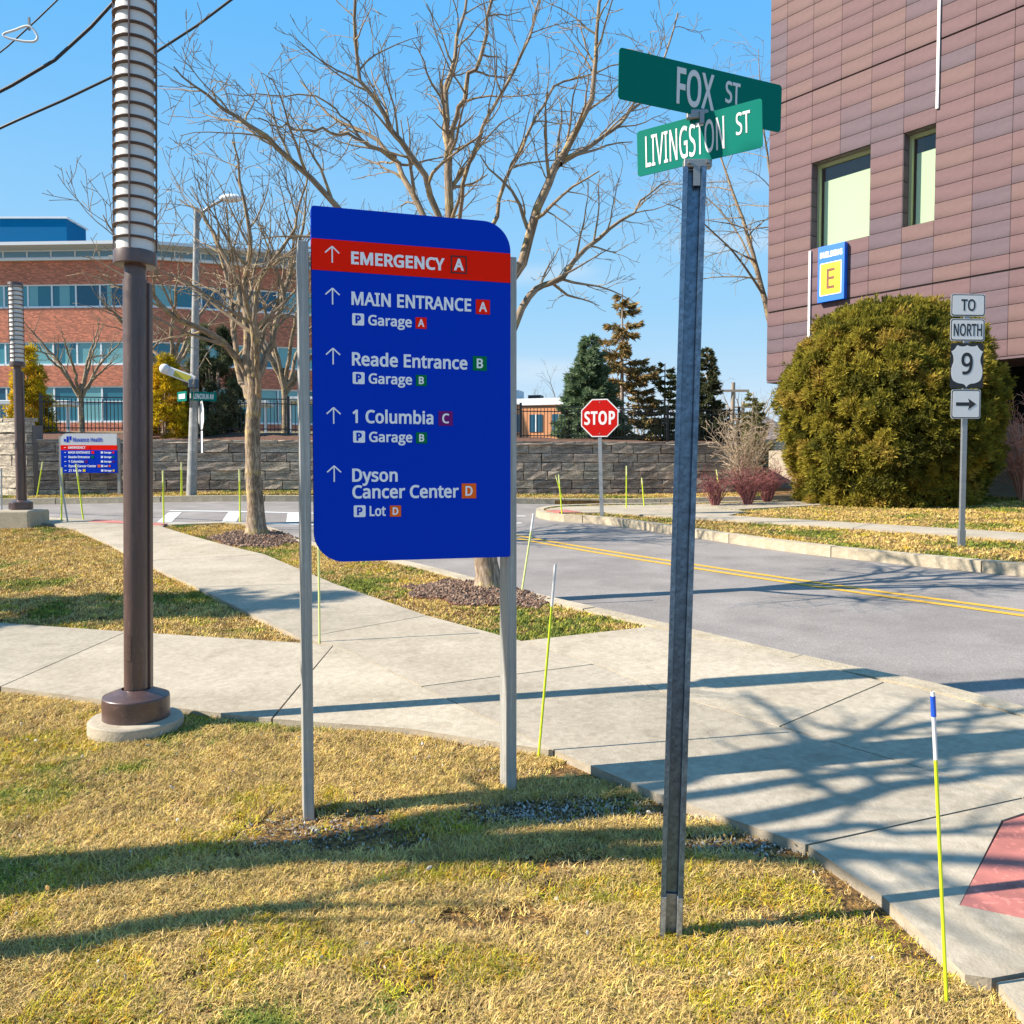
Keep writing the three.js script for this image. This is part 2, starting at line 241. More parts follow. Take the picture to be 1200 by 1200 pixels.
function grass(name, label, poly, holes, perM2, len, green, seed, bounds, hf = H, bareSpots = []) {
  const near = bareSpots.length > 0, r = rng(seed), [x0, x1, d0, d1] = bounds, N = floor((x1 - x0) * (d1 - d0) * perM2), mt = [], cl = [], q = new THREE.Object3D();
  for (let i = 0; i < N; i++) {
    const x = mix(x0, x1, r()), d = mix(d0, d1, r());
    if (!inside(poly, x, d) || holes.some((h) => inside(h, x, d))) continue;
    if (bareSpots.some(([bx, bd, rx, rd]) => ((x - bx) / rx) ** 2 + ((d - bd) / rd) ** 2 < 0.4 + vnoise(x * 14, d * 14) && r() < 0.88)) continue;
    const n = wn(x, d, 1.1, seed * 1.7), f = wn(x, d, 6, seed), m = wn(x, d, 2.3, seed + 40), thin = wn(x, d, 3.1, 11);
    if (thin < 0.36 && r() < 0.55) continue;
    const ms = near && mossAt.some(([a, b, p, q]) => ((x - a) / p) ** 2 + ((d - b) / q) ** 2 < 0.3 + f * 1.2), gN = ms ? 0.1 : S(0.52, 0.72, n * 0.65 + f * 0.35 + green), pal = r() < gN ? GREEN : (ms || m > 0.66) && r() < (ms ? 0.55 : 0.45) ? MOSS : DRY, c = pal[floor(r() * pal.length)], k = (0.7 + f * 0.65) * (0.75 + r() * 0.6);
    q.position.set(x, hf(x, d) - 0.02, -d); q.rotation.set((r() - 0.5) * 0.5, r() * 6.28, (r() - 0.5) * 0.5); const s = len * (0.65 + r() * 0.7); q.scale.set(s, s * (0.42 + r() * 0.5), s); q.updateMatrix();
    mt.push(q.matrix.clone()); cl.push(rgb(c[0] * k, c[1] * k, c[2] * k));
  }
  const w = d0 > 6 ? 0.075 : 0.036, im = new THREE.InstancedMesh(tuftGeo(seed, 8, w, 1), grassMat, mt.length);
  mt.forEach((m, i) => { im.setMatrixAt(i, m); im.setColorAt(i, cl[i]); });
  im.name = numbered(name); im.userData = { kind: 'stuff', label, category: 'grass' }; im.castShadow = im.receiveShadow = true; scene.add(im);
}
const holesNear = walkNear.map((s) => s[0]);
const ring1 = Array.from({ length: 22 }, (_, i) => { const a = i / 22 * 2 * PI, k = 1 + 0.16 * sin(i * 2.3); return [-0.28 + cos(a) * 0.82 * k - sin(a) * 0.35 * k, 9.15 + sin(a) * 0.8 * k]; });
const ring2 = Array.from({ length: 22 }, (_, i) => { const a = i / 22 * 2 * PI, k = 1 + 0.15 * sin(i * 1.9); return [-4.3 + cos(a) * 0.75 * k - sin(a) * 0.3, 14.3 + sin(a) * 0.95 * k]; });
const fits = (p) => inside(nearIsland, ...p) && !holesNear.some((h) => inside(h, ...p));
for (const rg of [ring1, ring2]) for (let i = 0; i < rg.length; i++) { const c = rg === ring1 ? [-0.28, 9.15] : [-4.3, 14.3]; for (let k = 0; k < 14 && !fits(rg[i]); k++) rg[i] = [mix(rg[i][0], c[0], 0.07), mix(rg[i][1], c[1], 0.07)]; }
const moundAt = (c, r) => (x, d) => H(x, d) + 0.06 * (1 - S(0, r, hypot(x - c[0], d - c[1])));
structure('mulch_bed', slab(ring1, -0.005, 0.04, 0.25, moundAt([-0.28, 9.15], 1)), M.mulch);
structure('mulch_bed', slab(ring2, -0.005, 0.04, 0.25, moundAt([-4.3, 14.3], 1)), M.mulch);
grass('dry_grass', 'straw coloured winter grass with mossy patches around the blue sign posts', nearIsland, holesNear, 7500, 0.038, -0.05, 5, [-4.6, 1.5, 1.7, 6.4], H, bare);
grass('dry_grass', 'golden dry grass between the two paved paths beyond the brown lamp post', [[-14, 18], [-10.6, 17.2], [-8.04, 15.58], [-6.42, 13.63], [-3.59, 9.65], [-1.76, 7.05], [-1.43, 6.8], [-3.36, 7.4], [-5.5, 8.1], [-9, 9.2], [-14, 10.5]], holesNear, 1500, 0.045, 0.03, 6, [-11, -1.4, 6.7, 17.4]);
grass('dry_grass', 'narrow strip of dry grass under the street trees beside the kerb', nearIsland, [...holesNear, ring1, ring2, [[-30, -5], [-30, 20], [-8.1, 16], [-6.4, 13.6], [-3.59, 9.65], [-1.4, 6.8], [0.1, 6.7], [1.0, 5.4], [3, 4], [4, -5]]], 1700, 0.045, 0.03, 7, [-6.6, 1.3, 6.8, 16.3]);
grass('dry_grass', 'greenish grass bank below the panelled building and round bush', farIsland, [[[2.0, 18.3], [5.9, 14.73], [9.6, 10.6], [10.4, 11.3], [6.5, 15.4], [4.02, 18.3], [2.6, 20.3], [0.7, 19]]], 520, 0.06, 0.06, 8, [0.6, 14, 7, 22]);
grass('dry_grass', 'thin strip of grass along the foot of the dark stone wall', backStrip, [], 420, 0.07, 0.05, 9, [-15, 7, 20.9, 24.6]);

function chips(name, label, cat, n, place, size, colors, seed) {   // small loose pieces, uncountable
  const r = rng(seed), im = new THREE.InstancedMesh(new THREE.DodecahedronGeometry(1, 0), grassMat, n), q = new THREE.Object3D();
  for (let i = 0; i < n; i++) { const [x, y, d] = place(r); q.position.set(x, y, -d); q.rotation.set(r() * 6, r() * 6, r() * 6); const s = size * (0.4 + r() * 0.9); q.scale.set(s * (0.8 + r()), s * 0.45, s * (0.5 + r() * 0.6)); q.updateMatrix(); im.setMatrixAt(i, q.matrix); const c = colors[floor(r() * colors.length)]; im.setColorAt(i, rgb(...c)); }
  im.name = numbered(name); im.userData = { kind: 'stuff', label, category: cat }; im.castShadow = im.receiveShadow = true; scene.add(im);
}
chips('gravel', 'grey crushed stone scattered around the feet of the blue sign', 'gravel', 2600, (r) => { const b = bare[floor(r() * 4)], a = r() * 6.28, k = r() ** 0.8 * 1.5; const x = b[0] + cos(a) * b[2] * k, d = b[1] + sin(a) * b[3] * k; return [x, H(x, d) - 0.016, d]; }, 0.0055, [[0.3, 0.28, 0.26], [0.2, 0.18, 0.17], [0.48, 0.46, 0.43], [0.25, 0.19, 0.13]], 31);
chips('wood_chips', 'brown wood chips in the bed around the larger street tree', 'mulch', 2600, (r) => { let x, d; do { x = -1.6 + r() * 2.6; d = 8 + r() * 2.4; } while (!inside(ring1, x, d)); return [x, moundAt([-0.28, 9.15], 1)(x, d), d]; }, 0.018, [[0.2, 0.12, 0.08], [0.13, 0.08, 0.06], [0.28, 0.19, 0.13]], 32);
chips('wood_chips', 'brown wood chips in the bed around the smaller street tree', 'mulch', 1800, (r) => { let x, d; do { x = -5.5 + r() * 2.6; d = 13 + r() * 2.6; } while (!inside(ring2, x, d)); return [x, moundAt([-4.3, 14.3], 1)(x, d), d]; }, 0.022, [[0.2, 0.12, 0.08], [0.13, 0.08, 0.06], [0.28, 0.19, 0.13]], 33);
chips('leaf_litter', 'small dead leaves and pale bits lying on grass around the blue sign', 'litter', 520, (r) => { let x, d; do { x = -4 + r() * 5.3; d = 1.9 + r() * 3.6; } while (!fits([x, d])); return [x, H(x, d) + 0.012, d]; }, 0.0065, [[0.5, 0.47, 0.42], [0.35, 0.2, 0.08], [0.5, 0.28, 0.08], [0.42, 0.34, 0.24], [0.2, 0.13, 0.07]], 34);

// ---------------------------------------------------------------- lettering
const loader = new FontLoader(), bold = await loader.loadAsync('fonts/droid/droid_sans_bold.typeface.json'), regular = await loader.loadAsync('fonts/droid/droid_sans_regular.typeface.json');
const capOf = (f) => { const g = new TextGeometry('H', { font: f, size: 1, depth: 0.1, bevelEnabled: false }); g.computeBoundingBox(); return g.boundingBox.max.y; };
const cap = new Map([[bold, capOf(bold)], [regular, capOf(regular)]]);
function text(str, capH, width, x, y, z, m, parent, { font = bold, fat = 0, name = 'lettering', center = true } = {}) {   // y is the middle of the capitals
  const g = new TextGeometry(str, { font, size: capH / cap.get(font), depth: 0.0012, curveSegments: 5, bevelEnabled: fat > 0, bevelThickness: 0.0002, bevelSize: fat, bevelSegments: 1 });
  g.computeBoundingBox(); const b = g.boundingBox, w = b.max.x - b.min.x;
  g.translate(-(center ? (b.min.x + b.max.x) / 2 : b.min.x), -capH / 2, 0); if (width) g.scale(width / w, 1, 1); g.translate(x, y, z);
  return mesh(name, g, m, parent);
}
function plateGeo(w, h, t, rad) {   // a rounded plate, front at z = t
  const s = new THREE.Shape(), [tl, tr, br, bl] = Array.isArray(rad) ? rad : [rad, rad, rad, rad], X = w / 2, Y = h / 2;
  s.moveTo(-X + bl, -Y); s.lineTo(X - br, -Y); if (br) s.absarc(X - br, -Y + br, br, -PI / 2, 0); s.lineTo(X, Y - tr); if (tr) s.absarc(X - tr, Y - tr, tr, 0, PI / 2); s.lineTo(-X + tl, Y); if (tl) s.absarc(-X + tl, Y - tl, tl, PI / 2, PI); s.lineTo(-X, -Y + bl); if (bl) s.absarc(-X + bl, -Y + bl, bl, PI, 1.5 * PI);
  return new THREE.ExtrudeGeometry(s, { depth: t, bevelEnabled: false, curveSegments: 10 });
}

// ---------------------------------------------------------------- the directory sign
{
  const yaw = 17 * PI / 180, g = thing('directory_sign', 'tall blue directory sign with red emergency band on two grey posts', 'sign', -0.9, H(-0.9, 3.72), 3.72, yaw), y0 = g.position.y, span = 0.94;
  const topL = 2.655 - y0;
  mesh('post', rbox(0.046, topL + 0.3, 0.13, 0.004, 0, topL / 2 - 0.15, -0.06), M.postGrey, g); mesh('post', rbox(0.046, topL + 0.4, 0.13, 0.004, span, topL / 2 - 0.2, -0.06), M.postGrey, g);
  const pw = 0.895, ph = 1.54, px = 0.035 + pw / 2, py = 2.805 - ph / 2 - y0, T = 0.05, F = 0.012;
  const panel = mesh('panel', plateGeo(pw, ph, T, [0.012, 0.13, 0.012, 0.13]).translate(px, py, F - T), M.signBlue, g);
  const X = (u) => px - pw / 2 + (u - 53) / 596 * pw, Y = (v) => py + ph / 2 - v * ph, Z = F + 0.001;
  mesh('red_band', box(pw, 0.087 * ph, T + 0.003, px, Y(0.1335), F - T / 2), M.signRed, g);
  const arrow = (v) => { const w = 0.0058, h = 0.068, hd = 0.027, s = [box(w, h, 0.0012)]; for (const k of [-1, 1]) s.push(box(w, 0.041, 0.0012).translate(0, -0.0205, 0).rotateZ(k * 0.82).translate(0, h / 2 + 0.002, 0.0001 * k)); mesh('arrow', mergeGeometries(s).translate(X(111), Y(v), Z + 0.0015), M.signWhite, g); };
  [0.1326, 0.249, 0.417, 0.584, 0.749].forEach(arrow);
  const ln = (s, u0, u1, v, c) => text(s, c, X(u1) - X(u0), X(u0), Y(v), Z, M.signWhite, g, { font: regular, fat: 0.0022, center: false });
  const tag = (s, u, v, size, m, tm = M.signWhite) => { const t = mesh('code_tile', box(size, size, 0.002, X(u), Y(v), Z), m, g); text(s, size * 0.62, 0, X(u), Y(v), Z + 0.001, tm, g, { font: regular, fat: 0.0014 }); return t; };
  text('EMERGENCY', 0.05, X(442) - X(165), X(165), Y(0.137), Z + 0.002, M.signWhite, g, { font: regular, fat: 0.0026, center: false });
  { const u = X(486), v = Y(0.1345), s = 0.074, e = 0.005; mesh('tile_outline', mergeGeometries([box(s, e, 0.002, u, v + s / 2, Z + 0.002), box(s, e, 0.002, u, v - s / 2, Z + 0.002), box(e, s - e, 0.002, u - s / 2 + e / 2, v, Z + 0.002), box(e, s - e, 0.002, u + s / 2 - e / 2, v, Z + 0.002)]), M.black, g); text('A', 0.048, 0, u, v, Z + 0.002, M.signWhite, g, { font: regular, fat: 0.0024 }); }
  ln('MAIN ENTRANCE', 165, 524, 0.25, 0.054); tag('A', 561, 0.253, 0.066, M.signRed);
  ln('Reade Entrance', 165, 512, 0.421, 0.054); tag('B', 551, 0.42, 0.066, M.signGreen);
  ln('1 Columbia', 165, 406, 0.584, 0.054); tag('C', 444, 0.585, 0.066, M.signPurple);
  ln('Dyson', 163, 297, 0.752, 0.054); ln('Cancer Center', 163, 484, 0.80, 0.054); tag('D', 516, 0.799, 0.068, M.signOrange);
  for (const [v, s, u1, c, m, uc] of [[0.309, 'Garage', 342, 'A', M.signRed, 370], [0.475, 'Garage', 342, 'B', M.signGreen, 370], [0.642, 'Garage', 342, 'B', M.signGreen, 370], [0.8555, 'Lot', 261, 'D', M.signOrange, 290]]) {
    mesh('parking_tile', plateGeo(0.052, 0.052, 0.002, 0.006).translate(X(184), Y(v), Z - 0.001), M.signWhite, g); text('P', 0.034, 0, X(184), Y(v), Z + 0.001, M.signBlue, g, { fat: 0.0008 });
    text(s, 0.042, X(u1) - X(213), X(213), Y(v), Z, M.signWhite, g, { font: regular, fat: 0.0016, center: false }); tag(c, uc, v + 0.001, 0.05, m);
  }
  void panel;
}

// ---------------------------------------------------------------- street name post
{
  const g = thing('street_name_post', 'leaning steel channel post carrying two green street name plates', 'street sign', 0.53, H(0.53, 2.78), 2.78), L = 2.51, y0 = g.position.y;
  const channel = (w, dep, t) => { const s = new THREE.Shape(), o = [[-w / 2, 0], [-w / 2 + 0.016, 0], [-w * 0.24, dep - t], [w * 0.24, dep - t], [w / 2 - 0.016, 0], [w / 2, 0], [w / 2, t], [w / 2 - 0.014, t], [w * 0.26, dep], [-w * 0.26, dep], [-w / 2 + 0.014, t], [-w / 2, t]]; o.forEach((p, i) => (i ? s.lineTo(...p) : s.moveTo(...p))); return s; };
  const ex = (w, dep, h, y) => new THREE.ExtrudeGeometry(channel(w, dep, 0.004), { depth: h, bevelEnabled: false }).rotateX(-PI / 2).translate(0, y, 0);
  const lean = new THREE.Group(); lean.name = 'upright'; g.add(lean); lean.rotation.set(0, -0.12, -0.022);
  mesh('channel', ex(0.074, 0.036, L + 0.2, -0.2), M.channel, lean); mesh('ground_stub', ex(0.07, 0.034, 0.32, -0.2).translate(0, 0, 0.007), M.galv, lean);
  const topX = 0.066, topY = L;
  mesh('bracket', mergeGeometries([rbox(0.09, 0.026, 0.03, 0.004, topX, topY + 0.012, -0.012), box(0.022, 0.06, 0.006, topX - 0.004, topY - 0.03, 0.001), cyl(0.006, 0.006, 0.012, 0, 0, 0, 8).rotateX(PI / 2).translate(topX + 0.03, topY + 0.014, 0.003), cyl(0.006, 0.006, 0.012, 0, 0, 0, 8).rotateX(PI / 2).translate(topX - 0.028, topY + 0.012, 0.003)]), M.steel, g);
  const p2 = new THREE.Group(); p2.name = 'name_plate'; p2.position.set(topX + 0.002, topY + 0.094, -0.02); p2.rotation.set(0, -33 * PI / 180, 0.03); p2.userData.label = 'lower green plate reading LIVINGSTON ST'; g.add(p2);
  mesh('plate', plateGeo(0.42, 0.15, 0.003, 0.01), M.plateGreen, p2); text('LIVINGSTON', 0.1, 0.27, -0.045, 0.0, 0.0032, M.white, p2, { font: regular, fat: 0.001 }); text('ST', 0.066, 0.045, 0.15, 0.014, 0.0032, M.white, p2, { font: regular, fat: 0.0008 });
  mesh('bracket', mergeGeometries([rbox(0.07, 0.03, 0.02, 0.004, topX, topY + 0.172, -0.02).rotateZ(0), box(0.014, 0.04, 0.026, topX + 0.012, topY + 0.158, -0.014)]), M.steel, g);
  const p1 = new THREE.Group(); p1.name = 'name_plate_001'; p1.position.set(topX + 0.02, topY + 0.248, -0.03); p1.rotation.set(0, 22 * PI / 180, -0.02); p1.userData.label = 'upper shaded green plate reading FOX ST'; g.add(p1);
  mesh('plate', plateGeo(0.62, 0.156, 0.003, 0.012), M.plateGreen, p1); text('FOX', 0.108, 0.142, -0.03, 0.002, 0.0032, M.white, p1, { font: regular, fat: 0.0032 }); text('ST', 0.066, 0.058, 0.113, 0.016, 0.0032, M.white, p1, { font: regular, fat: 0.0016 });
  void y0;
}

// ---------------------------------------------------------------- lamp posts
function lampPost(label, x, d, s, tubeTop, boxy) {
  const y0 = H(x, d), g = thing('lamp_post', label, 'lamp post', x, y0, d, 0, 'brown louvred lamp posts on the lawn'), neck = 2.64 * s; g.rotation.z = boxy ? 0 : -0.017;
  if (boxy) mesh('footing', rbox(0.72, 0.46, 0.72, 0.05, 0, 0.06, 0), M.conc, g); else mesh('footing', new THREE.LatheGeometry([[0.001, -0.25], [0.262, -0.25], [0.262, 0.035], [0.25, 0.052], [0.001, 0.056]].map((p) => new THREE.Vector2(...p)), 48), M.conc, g);
  const b = boxy ? 0.3 : 0.05;
  mesh('base_cover', new THREE.LatheGeometry([[0.185, b], [0.185, b + 0.12], [0.181, b + 0.133], [0.09, b + 0.17], [0.08, b + 0.172]].map(([r, y]) => new THREE.Vector2(r * s, y)), 48), M.brown, g);
  mesh('pole', cyl(0.067 * s, 0.067 * s, neck - 0.05 - b, 0, b, 0, 36), M.brown, g);
  mesh('side_channel', rbox(0.04 * s, neck - 0.26, 0.045 * s, 0.006, 0.058 * s, (neck - 0.26) / 2 + 0.2, -0.035 * s), M.brown, g);
  mesh('hand_hole_cover', new THREE.CylinderGeometry(0.0695 * s, 0.0695 * s, 0.15, 10, 1, true, -0.75, 0.75).translate(0, b + 0.42, 0), M.brown, g);
  mesh('neck', cyl(0.058 * s, 0.058 * s, 0.14 * s, 0, neck - 0.06, 0), M.brown, g);
  mesh('collar', new THREE.LatheGeometry([[0.05, 0], [0.112, 0], [0.117, 0.006], [0.117, 0.075], [0.11, 0.082], [0.05, 0.082]].map(([r, y]) => new THREE.Vector2(r * s, neck + 0.03 + y * s)), 40), M.brown, g);
  const t0 = neck + 0.03 + 0.082 * s; mesh('diffuser', cyl(0.1 * s, 0.1 * s, tubeTop - t0, 0, t0, 0, 36), M.diffuser, g);
  const ring = new THREE.LatheGeometry([[0.1, 0], [0.119, 0.003], [0.119, 0.011], [0.1, 0.014], [0.1, 0]].map(([r, y]) => new THREE.Vector2(r * s, y * s)), 40), step = 0.0735 * s;
  for (let y = t0 + step * 0.8; y < tubeTop - 0.02; y += step) mesh('louvre_ring', ring, M.brown, g).position.y = y;
  for (let k = 0; k < 4; k++) mesh('rod', box(0.008, tubeTop - t0, 0.008, 0.116 * s * sin(0.16 + k * PI / 2), (tubeTop + t0) / 2, 0.116 * s * cos(0.16 + k * PI / 2)), M.brown, g);
  mesh('cap', cyl(0.12 * s, 0.115 * s, 0.05, 0, tubeTop, 0), M.brown, g);
}
lampPost('brown lamp post with white louvred tube on round concrete footing', -2.21, 4.96, 1, 5.4, false);
lampPost('far brown lamp post on block footing near the pale stone wall end', -9.33, 16.2, 1.12, 4.5, true);

// ---------------------------------------------------------------- traffic signs
{
  const g = thing('stop_sign', 'red octagonal stop sign on a grey post at the street corner', 'stop sign', 1.8, H(1.8, 17.6), 17.6, -0.3), y0 = g.position.y, cy = 2.81 - y0;
  const post = mesh('post', box(0.075, 2.2, 0.04, 0, 0, -0.03), M.galv, g); post.position.set(0.025, 0.85, 0); post.rotation.z = 0.03;
  const oct = (r, t, z) => new THREE.CylinderGeometry(r, r, t, 8).rotateY(PI / 8).rotateX(PI / 2).translate(0, cy, z);
  mesh('face', oct(0.42, 0.004, 0), M.white, g); mesh('red_field', oct(0.396, 0.002, 0.0035), M.stopRed, g);
  text('STOP', 0.27, 0.64, 0, cy, 0.005, M.white, g, { font: bold, fat: 0.002 });
  for (const y of [0.32, -0.32]) mesh('bolt', new THREE.CylinderGeometry(0.012, 0.012, 0.008, 8).rotateX(PI / 2).translate(0, cy + y, 0.007), M.galv, g);
}
{
  const g = thing('route_sign', 'white route 9 sign cluster with arrow on a post by the round bush', 'road sign', 6.51, H(6.51, 12.32), 12.32, 0.06), y0 = g.position.y;
  mesh('post', box(0.07, 3.6, 0.045, 0.02, 1.5, -0.04), M.galv, g); mesh('post_sleeve', box(0.09, 0.42, 0.06, 0.02, 0.02, -0.04), M.galv, g);
  const plate = (n, w, h, y, label) => { const p = new THREE.Group(); p.name = n; p.position.set(0.015, y - y0, 0); p.userData.label = label; g.add(p); mesh('plate', plateGeo(w, h, 0.003, 0.03).translate(0, 0, -0.003), M.black, p); if (h < 0.6) { mesh('border', plateGeo(w + 0.02, h + 0.02, 0.002, 0.035).translate(0, 0, -0.006), M.white, p); mesh('face', plateGeo(w - 0.025, h - 0.025, 0.002, 0.025), M.white, p); } return p; };
  let p = plate('to_plate', 0.49, 0.3, 4.07, 'white plate reading TO'); text('TO', 0.155, 0.21, 0, 0, 0.003, M.black, p, { font: regular, fat: 0.004 });
  p = plate('north_plate', 0.49, 0.3, 3.718, 'white plate reading NORTH'); text('NORTH', 0.165, 0.42, 0, 0, 0.003, M.black, p, { font: regular, fat: 0.004 });
  p = plate('shield_plate', 0.49, 0.645, 3.208, 'black plate with white shield reading 9');
  { const s = new THREE.Shape(), k = 0.235, q = 0.3; s.moveTo(-k * 0.62, q * 0.97); s.quadraticCurveTo(-k * 0.3, q * 0.85, 0, q * 0.97); s.quadraticCurveTo(k * 0.3, q * 0.85, k * 0.62, q * 0.97); s.quadraticCurveTo(k * 0.8, q * 0.72, k, q * 0.68); s.quadraticCurveTo(k * 0.72, q * 0.3, k * 0.93, 0); s.quadraticCurveTo(k * 1.08, -q * 0.4, k * 0.85, -q * 0.7); s.quadraticCurveTo(k * 0.6, -q * 0.85, k * 0.3, -q * 0.85); s.quadraticCurveTo(k * 0.1, -q * 0.88, 0, -q * 1.02); s.quadraticCurveTo(-k * 0.1, -q * 0.88, -k * 0.3, -q * 0.85); s.quadraticCurveTo(-k * 0.6, -q * 0.85, -k * 0.85, -q * 0.7); s.quadraticCurveTo(-k * 1.08, -q * 0.4, -k * 0.93, 0); s.quadraticCurveTo(-k * 0.72, q * 0.3, -k, q * 0.68); s.quadraticCurveTo(-k * 0.8, q * 0.72, -k * 0.62, q * 0.97); mesh('shield', new THREE.ExtrudeGeometry(s, { depth: 0.002, bevelEnabled: false }), M.white, p); }
  text('9', 0.29, 0.17, 0, 0.03, 0.003, M.black, p, { font: regular, fat: 0.008 });
  p = plate('arrow_plate', 0.42, 0.4, 2.66, 'white plate with black arrow pointing right'); mesh('arrow', mergeGeometries([box(0.2, 0.05, 0.002, -0.05, 0, 0.003), new THREE.CylinderGeometry(0, 0.085, 0.11, 3).rotateY(0)].slice(0, 1)), M.black, p);
  { const s = new THREE.Shape(); s.moveTo(0.03, 0.08); s.lineTo(0.15, 0); s.lineTo(0.03, -0.08); s.lineTo(0.055, 0); mesh('arrow_head', new THREE.ExtrudeGeometry(s, { depth: 0.003, bevelEnabled: false }).translate(0, 0, 0.002), M.black, p); }
}
{ // the small directory sign across the street
  const x = -11.72, d = 23.2 - 1.0, g = thing('directory_sign', 'small white, red and blue hospital directory sign before the dark stone wall', 'sign', x, H(x, d), d, 0.05), y0 = g.position.y, w = 1.42, cy = 2.2 - y0, h = 1.02;
  for (const px of [0, w + 0.05]) mesh('post', box(0.07, 1.85 - (px ? 0.1 : 0), 0.07, px, 0.62, -0.02), M.postGrey, g);
  const cx = 0.03 + w / 2, P = (n, hh, yy, m, rad) => mesh(n, plateGeo(w, hh, 0.05, rad).translate(cx, yy, 0), m, g);
  P('white_panel', 0.3, cy + h / 2 - 0.15, M.white, [0.16, 0, 0, 0]); P('red_band', 0.125, cy + h / 2 - 0.363, M.signRed, 0); P('panel', h - 0.426, cy - h / 2 + (h - 0.426) / 2, M.signBlue, [0, 0, 0, 0.05]);
  const L = (s, c, x0, y, wd, m = M.signWhite) => text(s, c, wd, x0, y, 0.052, m, g, { font: regular, fat: 0.003, center: false });
  L('Nuvance Health', 0.1, 0.35, cy + h / 2 - 0.16, 0.74, M.signBlue);
  mesh('emblem', mergeGeometries([box(0.05, 0.07, 0.004, 0.14, cy + h / 2 - 0.175, 0.052), box(0.055, 0.15, 0.004, 0.21, cy + h / 2 - 0.15, 0.052).rotateZ(0), box(0.05, 0.1, 0.004, 0.28, cy + h / 2 - 0.12, 0.052)]), M.signBlue, g);
  const rows = [['EMERGENCY', 0.44, M.signRed, 'A'], ['MAIN ENTRANCE', 0.55, M.signRed, 'A'], ['Reade Entrance', 0.54, M.signGreen, 'B'], ['1 Columbia', 0.38, M.signPurple, 'C'], ['Dyson Cancer Center', 0.7, M.signOrange, 'D'], ['21 Reade', 0.32, M.eYellow, 'E']];
  rows.forEach(([s, wd, m, c], i) => { const y = cy + h / 2 - 0.363 - i * 0.117 - (i ? 0.01 : 0); mesh('arrow', box(0.05, 0.014, 0.004, 0.14, y, 0.053), M.signWhite, g); L(s, 0.055, 0.22, y, wd); mesh('code_tile', box(0.07, 0.07, 0.004, 0.22 + wd + 0.07, y, 0.052), m, g); if (i) { L(c === 'D' ? 'Lot' : 'Garage', 0.042, 1.12, y, c === 'D' ? 0.09 : 0.19); mesh('parking_tile', box(0.055, 0.055, 0.004, 1.07, y, 0.052), M.signWhite, g); mesh('code_tile', box(0.05, 0.05, 0.004, c === 'D' ? 1.26 : 1.36, y, 0.052), m, g); } });
}

// ---------------------------------------------------------------- tapered limbs for bare trees
function limbs() {
  const pos = [], uv = [], idx = [];
  return {
    tube(pts, rads, n) {
      let len = 0;
      pts.forEach((p, i) => {
        const a = pts[max(0, i - 1)], b = pts[min(pts.length - 1, i + 1)], t = b.clone().sub(a).normalize(), u = V3(0.31, 0.17, 0.93).cross(t).normalize(), v = t.clone().cross(u);
        if (i) len += p.distanceTo(pts[i - 1]);
        for (let k = 0; k <= n; k++) { const an = k / n * 2 * PI; pos.push(p.x + (u.x * cos(an) + v.x * sin(an)) * rads[i], p.y + (u.y * cos(an) + v.y * sin(an)) * rads[i], p.z + (u.z * cos(an) + v.z * sin(an)) * rads[i]); uv.push(k / n * 1, len); }
      });
      const q = n + 1, base = pos.length / 3 - pts.length * q;
      for (let i = 0; i < pts.length - 1; i++) for (let k = 0; k < n; k++) { const a = base + i * q + k, b = a + 1; idx.push(a, b, a + q, b, b + q, a + q); }
    },
    geo() { const g = new THREE.BufferGeometry(); g.setAttribute('position', new THREE.Float32BufferAttribute(pos, 3)); g.setAttribute('uv', new THREE.Float32BufferAttribute(uv, 2)); g.setIndex(idx); g.computeVertexNormals(); return g; },
    get size() { return idx.length / 3; },
  };
}
function smooth(pts, n, wob, r) { const c = new THREE.CatmullRomCurve3(pts, false, 'centripetal'), out = []; for (let i = 0; i <= n; i++) { const p = c.getPoint(i / n); if (i && i < n) p.add(V3(r() - 0.5, r() - 0.5, r() - 0.5).multiplyScalar(wob)); out.push(p); } return out; }
function sprout(B, pts, rads, depth, o, r) {
  let L = 0; for (let i = 1; i < pts.length; i++) L += pts[i].distanceTo(pts[i - 1]);
  const n = max(2, Math.round(L * o.dense * (o.more?.[depth] ?? 1)));
  for (let k = 0; k < n; k++) {
    const t = o.from + (1 - o.from) * (k + r()) / n, f = min(t, 0.999) * (pts.length - 1), i = floor(f), p = pts[i].clone().lerp(pts[i + 1], f - i), rad = mix(rads[i], rads[i + 1], f - i), dir = pts[i + 1].clone().sub(pts[i]).normalize();
    const side = V3(r() - 0.5, r() - 0.5, r() - 0.5).cross(dir).normalize(), a = 0.5 + r() * 0.7, q = dir.clone().multiplyScalar(cos(a)).addScaledVector(side, sin(a)); q.y += o.up; q.normalize();
    const len = min(o.max, L * (0.28 + r() * 0.4)) * (1.15 - t * 0.55), r0 = max(o.tip, rad * (0.42 + r() * 0.2)), m = depth > 1 ? 6 : 4, P = [p], R = [r0];
    const bend = V3(r() - 0.5, r() - 0.5 + o.bend, r() - 0.5).multiplyScalar(0.55);
    for (let s = 1; s <= m; s++) { q.addScaledVector(bend, 1 / m).add(V3(r() - 0.5, r() - 0.5, r() - 0.5).multiplyScalar(o.crook)).normalize(); P.push(P[s - 1].clone().addScaledVector(q, len / m)); R.push(max(o.tip, r0 * (1 - 0.75 * s / m))); }
    B.tube(P, R, depth > 1 ? 5 : 3);
    if (depth > 1 && len > o.min) sprout(B, P, R, depth - 1, { ...o, from: 0.15 }, r);
  }
}
